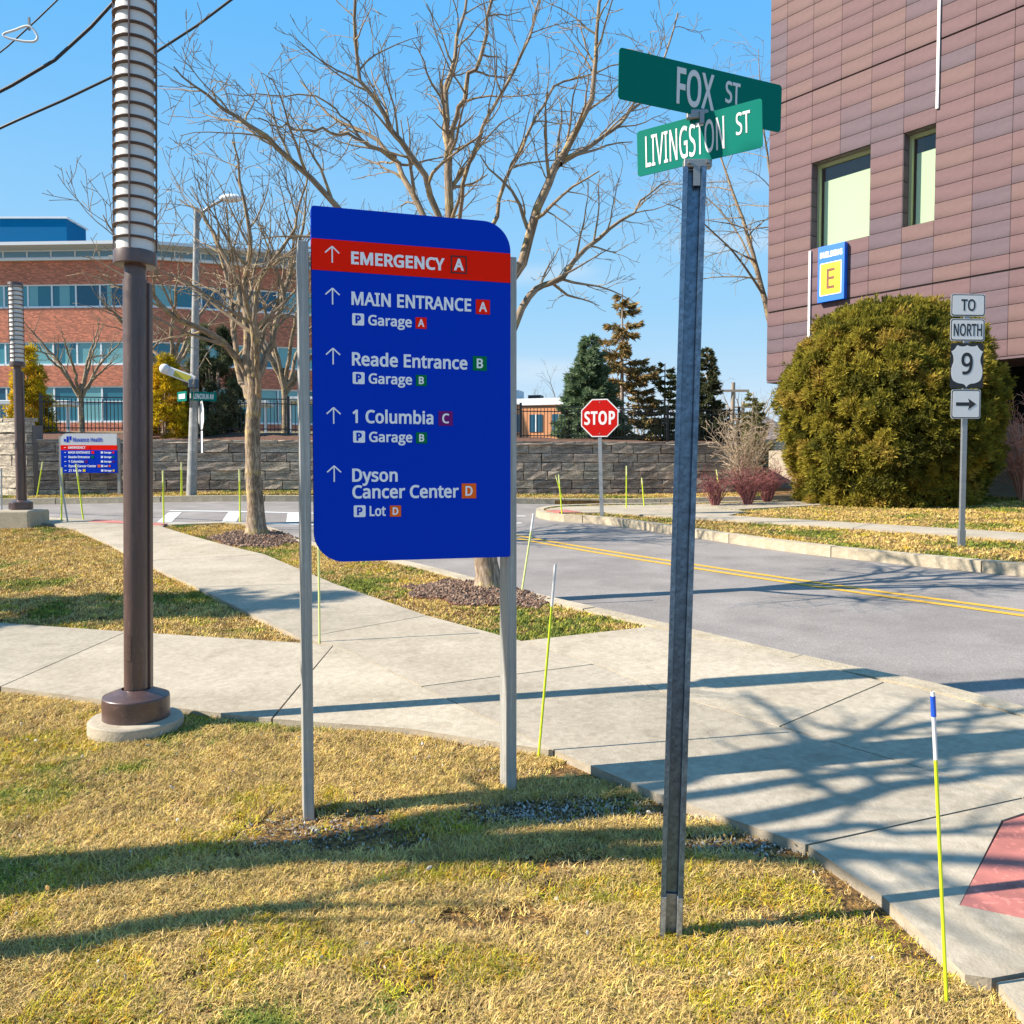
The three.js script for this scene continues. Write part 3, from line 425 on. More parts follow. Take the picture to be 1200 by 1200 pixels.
function bareTree(label, x, y, d, trunk, main, o, group, barkM = M.bark) {   // trunk and main limbs are polylines of [x, y, depth, radius]
  const g = thing('bare_tree', label, 'tree', x, y, d, 0, group), r = rng(o.seed), L = ([a, b, c]) => V3(a - x, b - y, d - c);
  const T = limbs(), C = limbs(), draw = (B, line, n, wob) => { const P = smooth(line.map(L), n, wob, r), R = P.map((_, i) => { const f = i / n * (line.length - 1), k = min(floor(f), line.length - 2); return mix(line[k][3], line[k + 1][3], f - k) * (B === C ? o.slim ?? 1 : 1); }); return [P, R]; };
  const [tp, tr] = draw(T, trunk, 14, o.wob ?? 0.03); tr[0] *= 1.45; tr[1] *= 1.12; T.tube(tp, tr, 14); mesh('trunk', T.geo(), barkM, g);
  for (const m of main) { const [P, R] = draw(C, m, 18, o.wob2 ?? 0.06); C.tube(P, R, 8); sprout(C, P, R, o.levels ?? 3, { dense: 2.2, from: 0.25, up: 0.22, max: 2, min: 0.2, tip: 0.003, bend: 0.2, crook: 0.3, ...o }, r); }
  mesh('crown', C.geo(), barkM, g);
  return g;
}
const at = (px, py, d) => [(px - 600) * d / 1000, 1.65 + (556 - py) * d * 0.001 * (1 - 0.000088 * (556 - py)), d];   // limb outlines set down at the tree's own distance
const line = (d, pts) => pts.map(([a, b, r, dd = 0]) => { const p = at(a, b, d); return [p[0], p[1], d + dd, r]; });
{
  const d = 9.26;
  bareTree('larger bare street tree with spreading limbs behind the tall blue sign', -0.27, H(-0.27, d), d, line(d, [[573, 698, 0.155], [570, 650, 0.125], [563, 560, 0.115], [553, 470, 0.105], [548, 430, 0.09]]), [
    line(d, [[553, 470, 0.085], [537, 350, 0.075], [527, 250, 0.06], [526, 170, 0.05], [521, 100, 0.04, 0.2], [530, 40, 0.028, 0.3], [548, -60, 0.015, 0.4]]),
    line(d, [[524, 185, 0.035], [545, 120, 0.03, -0.3], [572, 60, 0.022, -0.5], [590, -40, 0.012, -0.7]]),
    line(d, [[552, 460, 0.07], [522, 320, 0.055, 0.3], [503, 250, 0.05, 0.5], [478, 205, 0.045, 0.6], [455, 150, 0.036, 0.8], [412, 105, 0.026, 1], [370, 72, 0.018, 1.2], [320, 10, 0.01, 1.4]]),
    line(d, [[552, 460, 0.06], [520, 262, 0.045, -0.3], [492, 200, 0.038, -0.5], [462, 160, 0.03, -0.7], [437, 105, 0.022, -0.8], [440, 50, 0.016, -1], [455, -20, 0.01, -1.1]]),
    line(d, [[472, 195, 0.024, -0.4], [425, 183, 0.019, -0.7], [380, 186, 0.014, -0.9], [340, 178, 0.008, -1]]), line(d, [[465, 165, 0.02, 0.5], [415, 135, 0.016, 0.4], [380, 95, 0.012, 0.3], [310, 92, 0.008, 0.2], [262, 98, 0.005, 0.1]]),
    line(d, [[548, 450, 0.05], [470, 330, 0.042, -0.7], [390, 243, 0.034, -1.1], [345, 205, 0.026, -1.3], [302, 172, 0.016, -1.4], [275, 150, 0.008, -1.5]]),
    line(d, [[555, 470, 0.08], [588, 350, 0.07, -0.2], [614, 300, 0.062, -0.3], [636, 230, 0.052, -0.4], [656, 190, 0.045, -0.4], [686, 130, 0.034, -0.5], [692, 70, 0.026, -0.5], [698, 10, 0.018, -0.6], [706, -60, 0.01, -0.6]]),
    line(d, [[653, 203, 0.036, -0.4], [692, 165, 0.028, -0.1], [732, 122, 0.022, 0.2], [775, 60, 0.016, 0.4], [800, -30, 0.01, 0.5]]),
    line(d, [[557, 480, 0.06], [610, 360, 0.05, 0.3], [630, 328, 0.044, 0.4], [658, 312, 0.038, 0.5], [698, 266, 0.03, 0.7], [738, 232, 0.022, 0.8], [768, 196, 0.015, 0.9], [800, 168, 0.008, 1]]),
    line(d, [[527, 300, 0.035], [573, 262, 0.03, 0.3], [592, 190, 0.025, 0.4], [618, 130, 0.021, 0.5], [650, 70, 0.016, 0.5], [700, 45, 0.012, 0.6], [770, 12, 0.006, 0.7]]),
    line(d, [[530, 290, 0.03], [560, 190, 0.022, -0.6], [610, 100, 0.016, -0.9], [640, 20, 0.01, -1]]),
  ], { seed: 11, levels: 3, slim: 0.82, dense: 3.2, max: 0.95, more: { 3: 1.1, 2: 1.6, 1: 2.6 }, up: 0.1, tip: 0.003, crook: 0.45 });
}
{
  const d = 14.5, x = -4.36;
  bareTree('smaller bare street tree with many fine twigs beside the crosswalk', x, H(x, d), d, line(d, [[301, 630, 0.16], [299, 580, 0.135], [297, 520, 0.125], [299, 470, 0.12], [298, 440, 0.1]]), [
    line(d, [[298, 470, 0.06], [284, 425, 0.06], [255, 393, 0.05, -0.3], [218, 372, 0.042, -0.6], [194, 340, 0.03, -0.8], [178, 300, 0.018, -1], [160, 270, 0.008, -1]]),
    line(d, [[297, 470, 0.06], [276, 440, 0.05, 0.3], [265, 385, 0.042, 0.5], [260, 340, 0.034, 0.6], [240, 270, 0.022, 0.8], [205, 190, 0.009, 1]]),
    line(d, [[298, 450, 0.07], [291, 410, 0.06], [286, 360, 0.05, 0.2], [262, 300, 0.036, 0.4], [232, 240, 0.024, 0.5], [200, 215, 0.01, 0.6]]),
    line(d, [[299, 445, 0.07], [306, 400, 0.06, -0.3], [302, 350, 0.045, -0.5], [308, 280, 0.032, -0.6], [296, 180, 0.012, -0.8]]),
    line(d, [[300, 450, 0.06], [318, 395, 0.052, 0.2], [328, 335, 0.04, 0.4], [342, 275, 0.028, 0.6], [352, 200, 0.012, 0.7]]),
    line(d, [[303, 468, 0.05], [314, 420, 0.045, -0.5], [320, 350, 0.035, -0.8], [362, 290, 0.022, -1], [385, 225, 0.01, -1.2]]),
    line(d, [[298, 440, 0.05], [300, 370, 0.04, 0.8], [322, 300, 0.028, 1.1], [328, 210, 0.012, 1.4]]),
  ], { seed: 23, levels: 3, slim: 1.05, dense: 2.5, max: 1.7, min: 0.25, more: { 3: 1.1, 2: 1.25, 1: 1.7 }, up: 0.25, tip: 0.0052, crook: 0.28 });
}
function plainTree(label, x, y, d, h, rad, seed, o = {}, barkM = M.bark) {
  const r = rng(seed), n = o.n ?? 7, fork = h * (o.fork ?? 0.32), main = [];
  for (let i = 0; i < n; i++) { const a = i / n * 6.28 + r(), reach = h * (o.reach ?? 0.34) * (0.6 + r() * 0.6), up = h * (0.62 + r() * 0.38); main.push([[x, y + fork * (0.8 + 0.2 * r()), d, rad * 0.6], [x + cos(a) * reach * 0.35, y + mix(fork, up, 0.4), d + sin(a) * reach * 0.35, rad * 0.42], [x + cos(a) * reach * 0.75, y + mix(fork, up, 0.75), d + sin(a) * reach * 0.75, rad * 0.22], [x + cos(a) * reach, y + up, d + sin(a) * reach, rad * 0.07]]); }
  return bareTree(label, x, y, d, [[x, y - 0.2, d, rad], [x + (o.lean ?? 0) * 0.4, y + fork * 0.5, d, rad * 0.85], [x + (o.lean ?? 0), y + fork, d, rad * 0.72], [x + (o.lean ?? 0), y + fork * 1.25, d, rad * 0.5]], main, { seed, levels: 3, dense: 1.1, max: h * 0.22, min: h * 0.05, up: 0.2, tip: h * 0.0007, wob2: h * 0.012, ...o }, barkM);
}
// the tree left of the view whose limbs throw the shadows over the pavement and grass
{
  const x = -5.4, d = 2.6, y = H(x, d), F = [-5.4, y + 3.3, 2.62, 0.085], up = (a, b, h, r) => [a - 1.355 * h, H(a, b) + h, b - 0.239 * h, r];
  bareTree('forked bare street tree whose limb shadows cross the near pavement', x, y, d, [[x, y - 0.2, d, 0.2], [x + 0.03, y + 1.4, d, 0.18], [x, y + 2.6, d + 0.02, 0.17], [x, y + 3.5, d + 0.03, 0.12]], [
    [F, up(0.9, 3.54, 4.2, 0.065), up(1.47, 3.74, 4.3, 0.06), up(1.86, 3.92, 4.45, 0.05), up(2.14, 3.96, 4.55, 0.04), up(2.48, 4.08, 4.7, 0.03), up(3.2, 4.2, 5, 0.015)],
    [F, up(0.79, 3.82, 4.4, 0.05), up(1.42, 3.99, 4.7, 0.045), up(1.71, 4.08, 4.9, 0.04), up(1.97, 4.15, 5.05, 0.035), up(2.3, 4.37, 5.2, 0.028), up(2.81, 4.63, 5.6, 0.02)],
    [F, up(0.81, 3.98, 4.6, 0.055), up(1.19, 4.23, 4.8, 0.05), up(1.55, 4.34, 5, 0.045), up(1.72, 4.39, 5.1, 0.04), up(2.06, 4.7, 5.4, 0.032), up(2.59, 5.22, 5.8, 0.018)],
    [up(1.4, 3.88, 4.7, 0.028), up(1.57, 4.43, 5, 0.032), up(1.57, 5.05, 5.4, 0.025), up(1.51, 5.4, 5.8, 0.014)], [up(2.15, 4.34, 5.1, 0.02), up(1.93, 4.61, 5.2, 0.018), up(1.77, 4.69, 5.3, 0.016), up(1.67, 5.05, 5.6, 0.012)],
    [F, up(1.08, 3.4, 4, 0.04), up(1.42, 3.5, 4.2, 0.035), up(1.68, 3.42, 4.3, 0.03), up(2.13, 3.5, 4.5, 0.022), up(2.7, 3.5, 4.7, 0.012)], [up(1.2, 3.38, 4.1, 0.022), up(1.53, 3.21, 4.25, 0.018), up(1.63, 2.99, 4.4, 0.012)],
    [up(2.1, 4.04, 4.6, 0.024), up(2.44, 4.52, 5, 0.026), up(2.85, 5.09, 5.6, 0.018), up(3.2, 5.4, 6, 0.01)], [up(-0.3, 3.58, 3.3, 0.03), up(-0.12, 3.82, 3.6, 0.024), up(-0.25, 4.18, 4, 0.014)],
    [[x, y + 2.0, d, 0.07], up(-1.69, 2.75, 2.75, 0.065), up(-1.04, 2.95, 3.05, 0.05), up(-0.64, 2.98, 3.3, 0.02), up(0, 3, 3.7, 0.01)],
    [F, [-5.6, y + 4.8, 2.2, 0.06], [-5.9, y + 6.2, 1.7, 0.04], [-6, y + 7.6, 1.5, 0.015]], [F, [-5.2, y + 5, 3.2, 0.05], [-5, y + 6.4, 3.6, 0.03], [-5, y + 7.4, 3.9, 0.012]],
  ], { seed: 77, levels: 2, dense: 1.7, max: 0.9, min: 0.2, up: 0.2, tip: 0.004, wob2: 0.03, crook: 0.3 });
}
plainTree('thin bare tree on the terrace before the brick building, yellow evergreen beside it', -20.1, 3.4, 40, 6.2, 0.14, 41, { n: 8, reach: 0.42, dense: 1.3 });
plainTree('bare tree before the brick building behind the far lamp pole', -17.6, 3.2, 44, 11, 0.2, 42, { n: 7, reach: 0.4, dense: 0.8 });
plainTree('bare tree before the shaded brick wing next to the blue sign', -10.6, 3.0, 40, 9, 0.18, 43, { n: 8, reach: 0.4, dense: 0.9 });
{ // birches leaning behind the panelled building
  const d = 38;
  bareTree('pale leaning birch with drooping twigs behind the panelled building', 12.6, 1.2, d, line(d, [[935, 545, 0.2], [922, 480, 0.18], [908, 410, 0.15], [896, 360, 0.13], [880, 300, 0.1]]), [
    line(d, [[908, 410, 0.13], [892, 345, 0.11], [872, 270, 0.08], [852, 200, 0.05, 0.4], [832, 130, 0.025, 0.7], [825, 80, 0.01, 1]]), line(d, [[900, 380, 0.08], [910, 300, 0.07, -0.8], [890, 220, 0.05, -1.2], [876, 140, 0.03, -1.5], [870, 70, 0.012, -1.7]]),
    line(d, [[892, 345, 0.06], [850, 300, 0.04, -1], [800, 262, 0.025, -1.6], [765, 250, 0.01, -2]]), line(d, [[885, 320, 0.05], [860, 250, 0.035, 1], [815, 200, 0.02, 1.6], [780, 190, 0.01, 2]]),
  ], { seed: 55, levels: 3, dense: 1.7, max: 3, min: 0.5, up: -0.12, bend: -0.5, tip: 0.0065, crook: 0.2 }, M.birch);
  for (const [x, dd, h, s] of [[17.2, 62, 7, 61], [14.6, 70, 8, 62], [19.6, 74, 9, 63], [12.4, 80, 7, 64], [6, 95, 12, 65], [1.5, 110, 12, 66]]) plainTree(['hazy bare tree by the utility pole far down the street', 'bare tree behind the far house at the right of the wall', 'tall bare tree far behind the round bush', 'low bare tree far beyond the end of the stone wall', 'distant bare tree rising behind the spruces', 'distant bare tree rising behind the orange brick building'][s - 61], x, 1.3, dd, h, 0.16, s, { n: 6, dense: 0.55, levels: 2, more: { 2: 2 } });
}

// ---------------------------------------------------------------- evergreens and shrubs
function sprayGeo(seed, n, w, l) { const r = rng(seed), p = []; for (let i = 0; i < n; i++) { const a = (i / n) * 6.28 + r(), t = 0.35 + r() * 0.6, dx = cos(a) * sin(t), dz = sin(a) * sin(t), dy = cos(t), wx = -sin(a) * w, wz = cos(a) * w, k = l * (0.6 + r() * 0.6); p.push(0, 0, 0, dx * k * 0.55 + wx, dy * k * 0.55, dz * k * 0.55 + wz, dx * k * 0.55 - wx, dy * k * 0.5, dz * k * 0.55 - wz, dx * k * 0.55 + wx, dy * k * 0.55, dz * k * 0.55 + wz, dx * k, dy * k, dz * k, dx * k * 0.55 - wx, dy * k * 0.5, dz * k * 0.55 - wz); } const g = new THREE.BufferGeometry(); g.setAttribute('position', new THREE.Float32BufferAttribute(p, 3)); g.computeVertexNormals(); return g; }
const leafMat = new THREE.MeshPhysicalMaterial({ color: rgb(1, 1, 1), roughness: 1, transmission: 0.35, thickness: 0, specularIntensity: 0.2, side: THREE.DoubleSide });
function evergreen(name, label, cat, x, y, d, prof, hgt, n, size, palette, seed, group) {   // prof(t) gives the radius at height t of 0..1
  const g = thing(name, label, cat, x, y, d, 0, group), r = rng(seed), q = new THREE.Object3D(), up = V3(0, 1, 0), im = new THREE.InstancedMesh(sprayGeo(seed, 6, 0.09, 1), leafMat, n);
  const T = limbs(); for (let i = 0; i < 5; i++) { const a = i * 1.3, k = prof(0.5) * 0.3; T.tube([V3(cos(a) * 0.08, -0.2, sin(a) * 0.08), V3(cos(a) * k * 0.6, hgt * 0.3, sin(a) * k * 0.6), V3(cos(a) * k, hgt * 0.7, sin(a) * k)], [0.06, 0.045, 0.02].map((v) => v * max(0.6, hgt / 4)), 6); } mesh('trunk', T.geo(), M.barkDark, g);
  const per = 55, cr = size * 0.95; let cl;
  for (let i = 0; i < n; i++) {
    if (i % per === 0) {
      let t; do t = r(); while (r() > prof(t) / (prof(0.4) * 1.1) + 0.08);
      const a = r() * 6.2832, lump = 0.84 + 0.26 * fbm(a * 2.6 + seed, t * hgt * 1.2, 0, 4), R = prof(t) * lump * (1.05 - 0.3 * r() ** 1.5), ny = (prof(max(0, t - 0.04)) - prof(min(1, t + 0.04))) / (0.08 * hgt);
      const cn = fbm(a * 3 + 5, t * hgt * 2.2, 0, 3); cl = { p: V3(cos(a) * R, t * hgt, sin(a) * R), dir: V3(cos(a), ny * 0.6 + 0.55, sin(a)).normalize(), c: palette[min(palette.length - 1, floor(max(0, cn * 1.3 - 0.15 + (r() - 0.5) * 0.6) * palette.length))], s: 0.6 + r() * 0.9 };
    }
    const o = V3(r() + r() - 1, r() + r() - 1, r() + r() - 1).multiplyScalar(cr * cl.s), dir = cl.dir.clone().addScaledVector(o, 0.9 / cr).add(V3(r() - 0.5, r() - 0.3, r() - 0.5).multiplyScalar(0.5)).normalize();
    q.position.copy(cl.p).add(o); q.quaternion.setFromUnitVectors(up, dir); q.rotateY(r() * 6); q.scale.setScalar(size * (0.45 + r() * 0.6)); q.updateMatrix(); im.setMatrixAt(i, q.matrix);
    const v = 0.75 + r() * 0.5; im.setColorAt(i, rgb(cl.c[0] * v, cl.c[1] * v, cl.c[2] * v));
  }
  im.name = 'foliage'; im.castShadow = im.receiveShadow = true; g.add(im); return g;
}
const OLIVE = [[0.11, 0.11, 0.014], [0.2, 0.18, 0.02], [0.3, 0.25, 0.03], [0.36, 0.26, 0.045]], GOLD = [[0.34, 0.25, 0.008], [0.56, 0.4, 0.012], [0.68, 0.46, 0.016], [0.58, 0.34, 0.03]], DARKG = [[0.06, 0.075, 0.035], [0.1, 0.115, 0.05], [0.14, 0.14, 0.07]];
const dome = (R, p = 2.4) => (t) => R * (t < 0.35 ? mix(0.8, 1, S(0, 0.35, t)) : max(0, 1 - ((t - 0.35) / 0.66) ** p) ** (1 / 2.1));
const cone = (R, k = 0.85) => (t) => R * (t < 0.1 ? mix(0.8, 1, t * 10) : max(0.03, 1 - ((t - 0.1) / 0.9) ** 1.25 * k - (t > 0.9 ? (t - 0.9) : 0)));
evergreen('round_bush', 'huge rounded olive green evergreen bush before the panelled building', 'bush', 9.05, 0.95, 20.6, dome(2.36, 2.8), 4.72, 120000, 0.17, OLIVE, 3);
evergreen('golden_evergreen', 'golden cone evergreen beside the far lamp post above the wall', 'evergreen', -14.3, 2.75, 25.4, cone(0.62, 0.97), 2.75, 5200, 0.17, GOLD, 4, 'golden evergreens above the wall');
evergreen('golden_evergreen', 'golden cone evergreen behind the yellow bracket on the leaning pole', 'evergreen', -10.1, 2.6, 25.0, cone(0.72, 0.97), 2.45, 5600, 0.17, GOLD, 5, 'golden evergreens above the wall');
evergreen('dark_evergreen', 'dark grey-green evergreen behind the leaning utility pole', 'evergreen', -9.0, 2.8, 25.8, cone(0.95, 0.7), 3.3, 7000, 0.18, DARKG, 6);
evergreen('columnar_evergreen', 'tall columnar evergreen whose shadow crosses the lawn beyond the lamp post', 'evergreen', -13.2, H(-13.2, 7.0), 7.0, cone(1.0, 0.5), 8.2, 9000, 0.3, DARKG, 8);
function spruce(label, x, y, d, h, R, seed, palette, gaps, size = 0.2) {
  const g = thing('spruce', label, 'conifer', x, y, d, 0, 'conifers behind the fence'), r = rng(seed), T = limbs(), m = [], c = [], q = new THREE.Object3D(), up = V3(0, 1, 0);
  mesh('trunk', cyl(R * 0.06, 0.015, h, 0, -0.1, 0, 8), M.barkDark, g);
  const levels = floor(h / (0.13 + gaps * 0.13));
  for (let i = 0; i < levels; i++) {
    const t = (i + 0.3) / levels, nb = floor(mix(9, 4, t) * (1 - gaps * 0.3)), rad = R * (1 - t) ** 0.85 + 0.1;
    for (let b = 0; b < nb; b++) {
      if (r() < gaps * 0.35) continue;
      const a = b / nb * 6.28 + r() * 1.2 + i, len = rad * (0.7 + r() * 0.45), y0 = t * h, drop = -0.12 + 0.3 * (1 - t) + gaps * 0.12, pts = [0, 0.35, 0.7, 1].map((k) => V3(cos(a) * len * k, y0 - drop * len * k * (1.5 - k) + (k === 1 ? 0.06 * len : 0), sin(a) * len * k)); T.tube(pts, [0.025, 0.018, 0.012, 0.005], 3);
      const ns = floor(len * (75 - gaps * 20)) + 8;
      for (let s = 0; s < ns; s++) { const k = 0.15 + 0.87 * r(), f = min(2.99, k * 3), j = floor(f), p = pts[j].clone().lerp(pts[j + 1], f - j), wid = len * 0.24 * (1.1 - k * 0.7), o = (r() - 0.5) * 2 * wid; q.position.set(p.x - sin(a) * o, p.y - abs(o) * 0.25 - gaps * r() * 0.1, p.z + cos(a) * o); q.quaternion.setFromUnitVectors(up, V3(cos(a) * 0.8 - sin(a) * o * 2, 0.1 - gaps * 0.6 * r() + r() * 0.2, sin(a) * 0.8 + cos(a) * o * 2).normalize()); q.rotateY(r() * 6); q.scale.setScalar(size * (0.7 + r() * 0.6)); q.updateMatrix(); m.push(q.matrix.clone()); const cc = palette[floor(r() * palette.length)], v = 0.8 + r() * 0.4; c.push(rgb(cc[0] * v, cc[1] * v, cc[2] * v)); }
    }
  }
  mesh('branches', T.geo(), M.barkDark, g);
  const im = new THREE.InstancedMesh(sprayGeo(seed, 5, 0.11, 1), leafMat, m.length); m.forEach((k, i) => { im.setMatrixAt(i, k); im.setColorAt(i, c[i]); }); im.name = 'foliage'; im.castShadow = im.receiveShadow = true; g.add(im);
}
const BLUEG = [[0.15, 0.22, 0.11], [0.22, 0.29, 0.16], [0.1, 0.16, 0.08]], RUSTG = [[0.28, 0.19, 0.07], [0.16, 0.15, 0.06], [0.38, 0.25, 0.1]], OLG = [[0.2, 0.2, 0.07], [0.14, 0.15, 0.06], [0.28, 0.25, 0.09]];
spruce('dense blue-green spruce behind the stop sign', 2.72, 2.7, 30, 3.75, 1.3, 12, BLUEG, 0);
spruce('tall sparse brownish spruce rising behind the stop sign', 4.1, 2.7, 32, 6.0, 1.75, 13, RUSTG, 1, 0.24);
spruce('small olive conifer between the sparse spruce and the leaning post', 5.7, 2.6, 32, 3.3, 1.05, 14, OLG, 0.6);
spruce('dark narrow conifer standing behind the steel channel post', 7.15, 2.4, 31.5, 3.9, 0.9, 15, DARKG, 0.3);
spruce('pale conifer far behind the end of the stone wall', 10.7, 1.2, 38, 4.2, 1.5, 16, OLG, 0.7);

function twigShrub(label, x, d, h, R, n, seed, m, group) {
  const g = thing('twiggy_shrub', label, 'shrub', x, H(x, d) + 0.02, d, 0, group), r = rng(seed), B = limbs();
  for (let i = 0; i < n; i++) { const a = r() * 6.28, k = R * (0.3 + r() * 0.8), P = [V3(cos(a) * 0.06, -0.06, sin(a) * 0.06), V3(cos(a) * k * 0.45, h * 0.5 * (0.7 + r() * 0.5), sin(a) * k * 0.45), V3(cos(a) * k, h * (0.6 + r() * 0.5), sin(a) * k)], R2 = [0.014, 0.01, 0.005]; B.tube(smooth(P, 5, 0.06, r), [0.016, 0.014, 0.012, 0.009, 0.007, 0.004], 4); sprout(B, P, R2, 2, { dense: 4.5, from: 0.2, up: 0.1, max: 0.5, min: 0.16, tip: 0.0035, bend: 0, crook: 0.4 }, r); }
  mesh('stems', B.geo(), m, g);
}
const mRedTwig = mat([0.26, 0.09, 0.085], 0.9), mTan = mat([0.5, 0.38, 0.26], 0.9), mPink = mat([0.55, 0.25, 0.17], 0.9);
twigShrub('low dark red barberry nearest the channel post', 4.75, 20.0, 0.72, 0.5, 34, 71, mRedTwig, 'dark red shrubs'); twigShrub('low dark red barberry between two other red shrubs', 5.55, 20.1, 0.85, 0.6, 40, 72, mRedTwig, 'dark red shrubs'); twigShrub('low dark red barberry at the foot of the pale wall', 6.25, 20.9, 0.8, 0.55, 34, 73, mRedTwig, 'dark red shrubs');
twigShrub('tall tan leafless shrub beside the pale building base', 6.15, 22.6, 2.1, 1.0, 40, 74, mTan); twigShrub('pinkish leafless shrub right of the round bush', 12.2, 20.4, 2.2, 1.4, 46, 75, mPink);

// ---------------------------------------------------------------- stone walls
const blockGeos = Array.from({ length: 8 }, (_, s) => {
  const g = new THREE.BoxGeometry(1, 1, 1, 3, 2, 1), p = g.attributes.position, r = rng(900 + s), seen = new Map();
  for (let i = 0; i < p.count; i++) { const k = [p.getX(i), p.getY(i), p.getZ(i)].map((v) => v.toFixed(2)).join(); if (!seen.has(k)) seen.set(k, [(r() - 0.5) * 0.025, (r() - 0.5) * 0.07, p.getZ(i) > 0 ? (r() - 0.6) * 0.08 : 0]); const o = seen.get(k); p.setXYZ(i, p.getX(i) + o[0], p.getY(i) + o[1], p.getZ(i) + o[2]); }
  const g2 = g.toNonIndexed(); g2.computeVertexNormals(); return g2;
});
function stoneWall(label, x0, d0, x1, d1, top, bottom, rows, mats, seed) {
  const L = hypot(x1 - x0, d1 - d0), g = thing('stone_wall', label, 'wall', x0, 0, d0, atan2(d1 - d0, x1 - x0)), r = rng(seed), rh = (top - bottom) / rows;
  mesh('core', box(L, top - bottom - 0.1, 0.3, L / 2, (top + bottom) / 2 - 0.05, -0.34), M.core, g);
  for (let j = 0; j < rows; j++) for (let x = 0; x < L - 0.01;) {
    let w = min(L - x, 0.5 + r() * r() * 1.5); if (L - x - w < 0.35) w = L - x;
    const b = mesh('stone_block', blockGeos[floor(r() * 8)], mats[floor(r() * mats.length)], g); b.position.set(x + w / 2, bottom + (j + 0.5) * rh, -0.14 + (r() - 0.5) * 0.05); b.scale.set(w - 0.02, rh - 0.018, 0.3); x += w;
  }
  for (let x = 0; x < L - 0.01;) { const w = min(L - x, 0.6 + r() * 0.8), b = mesh('cap_stone', blockGeos[floor(r() * 8)], mats[floor(r() * mats.length)], g); b.position.set(x + w / 2, top + 0.045, -0.16); b.scale.set(w - 0.012, 0.09, 0.4); x += w; }
}
stoneWall('long dark weathered stone retaining wall across the back street', -12.7, 22.75, 6.5, 25.0, 2.5, 0.74, 7, M.stone, 5);
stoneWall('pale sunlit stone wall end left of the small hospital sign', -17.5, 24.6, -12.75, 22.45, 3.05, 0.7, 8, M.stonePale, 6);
// terrace behind the wall
const wallD = (x) => 22.75 + (x + 12.7) * 0.1172;
structure('mulch_bank', sheet(-30, 6.4, 0, 3, 0.5, () => 0).applyMatrix4(new THREE.Matrix4()), M.mulch).geometry.attributes.position.array.forEach((_, i, a) => { if (i % 3 === 0) { const x = a[i], t = -a[i + 2] / 3, nz = vnoise(x * 2.1, t * 5) * 0.06; a[i + 2] = -(wallD(x) + 0.32 + t * 3.2); a[i + 1] = 2.53 + 0.36 * S(0, 0.8, t) * (1 - S(-4, 6, x) * 0.55) + nz; } });
structure('terrace', sheet(-90, 7.5, 25.5, 90, 2.5, (x, d) => (d < wallD(x) + 3 ? 2.3 : 2.66 - 0.2 * S(-4, 6, x) + S(30, 60, d) * (1.9 * (1 - S(-12, 4, x))))), M.earth);
// railing
{
  const x0 = -13.6, d0 = wallD(-13.6) + 2.1, x1 = 7.2, d1 = wallD(7.2) + 2.1, L = hypot(x1 - x0, d1 - d0), yb = (t) => mix(2.86, 2.66, S(0.3, 0.9, t)), g = thing('iron_fence', 'black iron picket fence running along the top of the stone wall', 'fence', x0, 0, d0, atan2(d1 - d0, x1 - x0)), n = 9, hh = 1.05;
  for (let i = 0; i <= n; i++) mesh('post', box(0.07, hh + 0.15, 0.07, L * i / n, yb(i / n) + hh / 2, 0), M.iron, g);
  for (let i = 0; i < n; i++) { const a = L * i / n + 0.04, w = L / n - 0.08, y = (yb(i / n) + yb((i + 1) / n)) / 2, pk = []; for (let k = 0; k < 21; k++) pk.push(box(0.018, hh - 0.12, 0.018, a + (k + 0.5) * w / 21, y + hh / 2, 0)); const p = mesh('pickets', mergeGeometries(pk), M.iron, g, 'stuff'); void p; for (const yy of [0.14, hh - 0.16, hh - 0.02]) mesh('rail', box(w, 0.03, 0.034, a + w / 2, y + yy, 0), M.iron, g); }
}

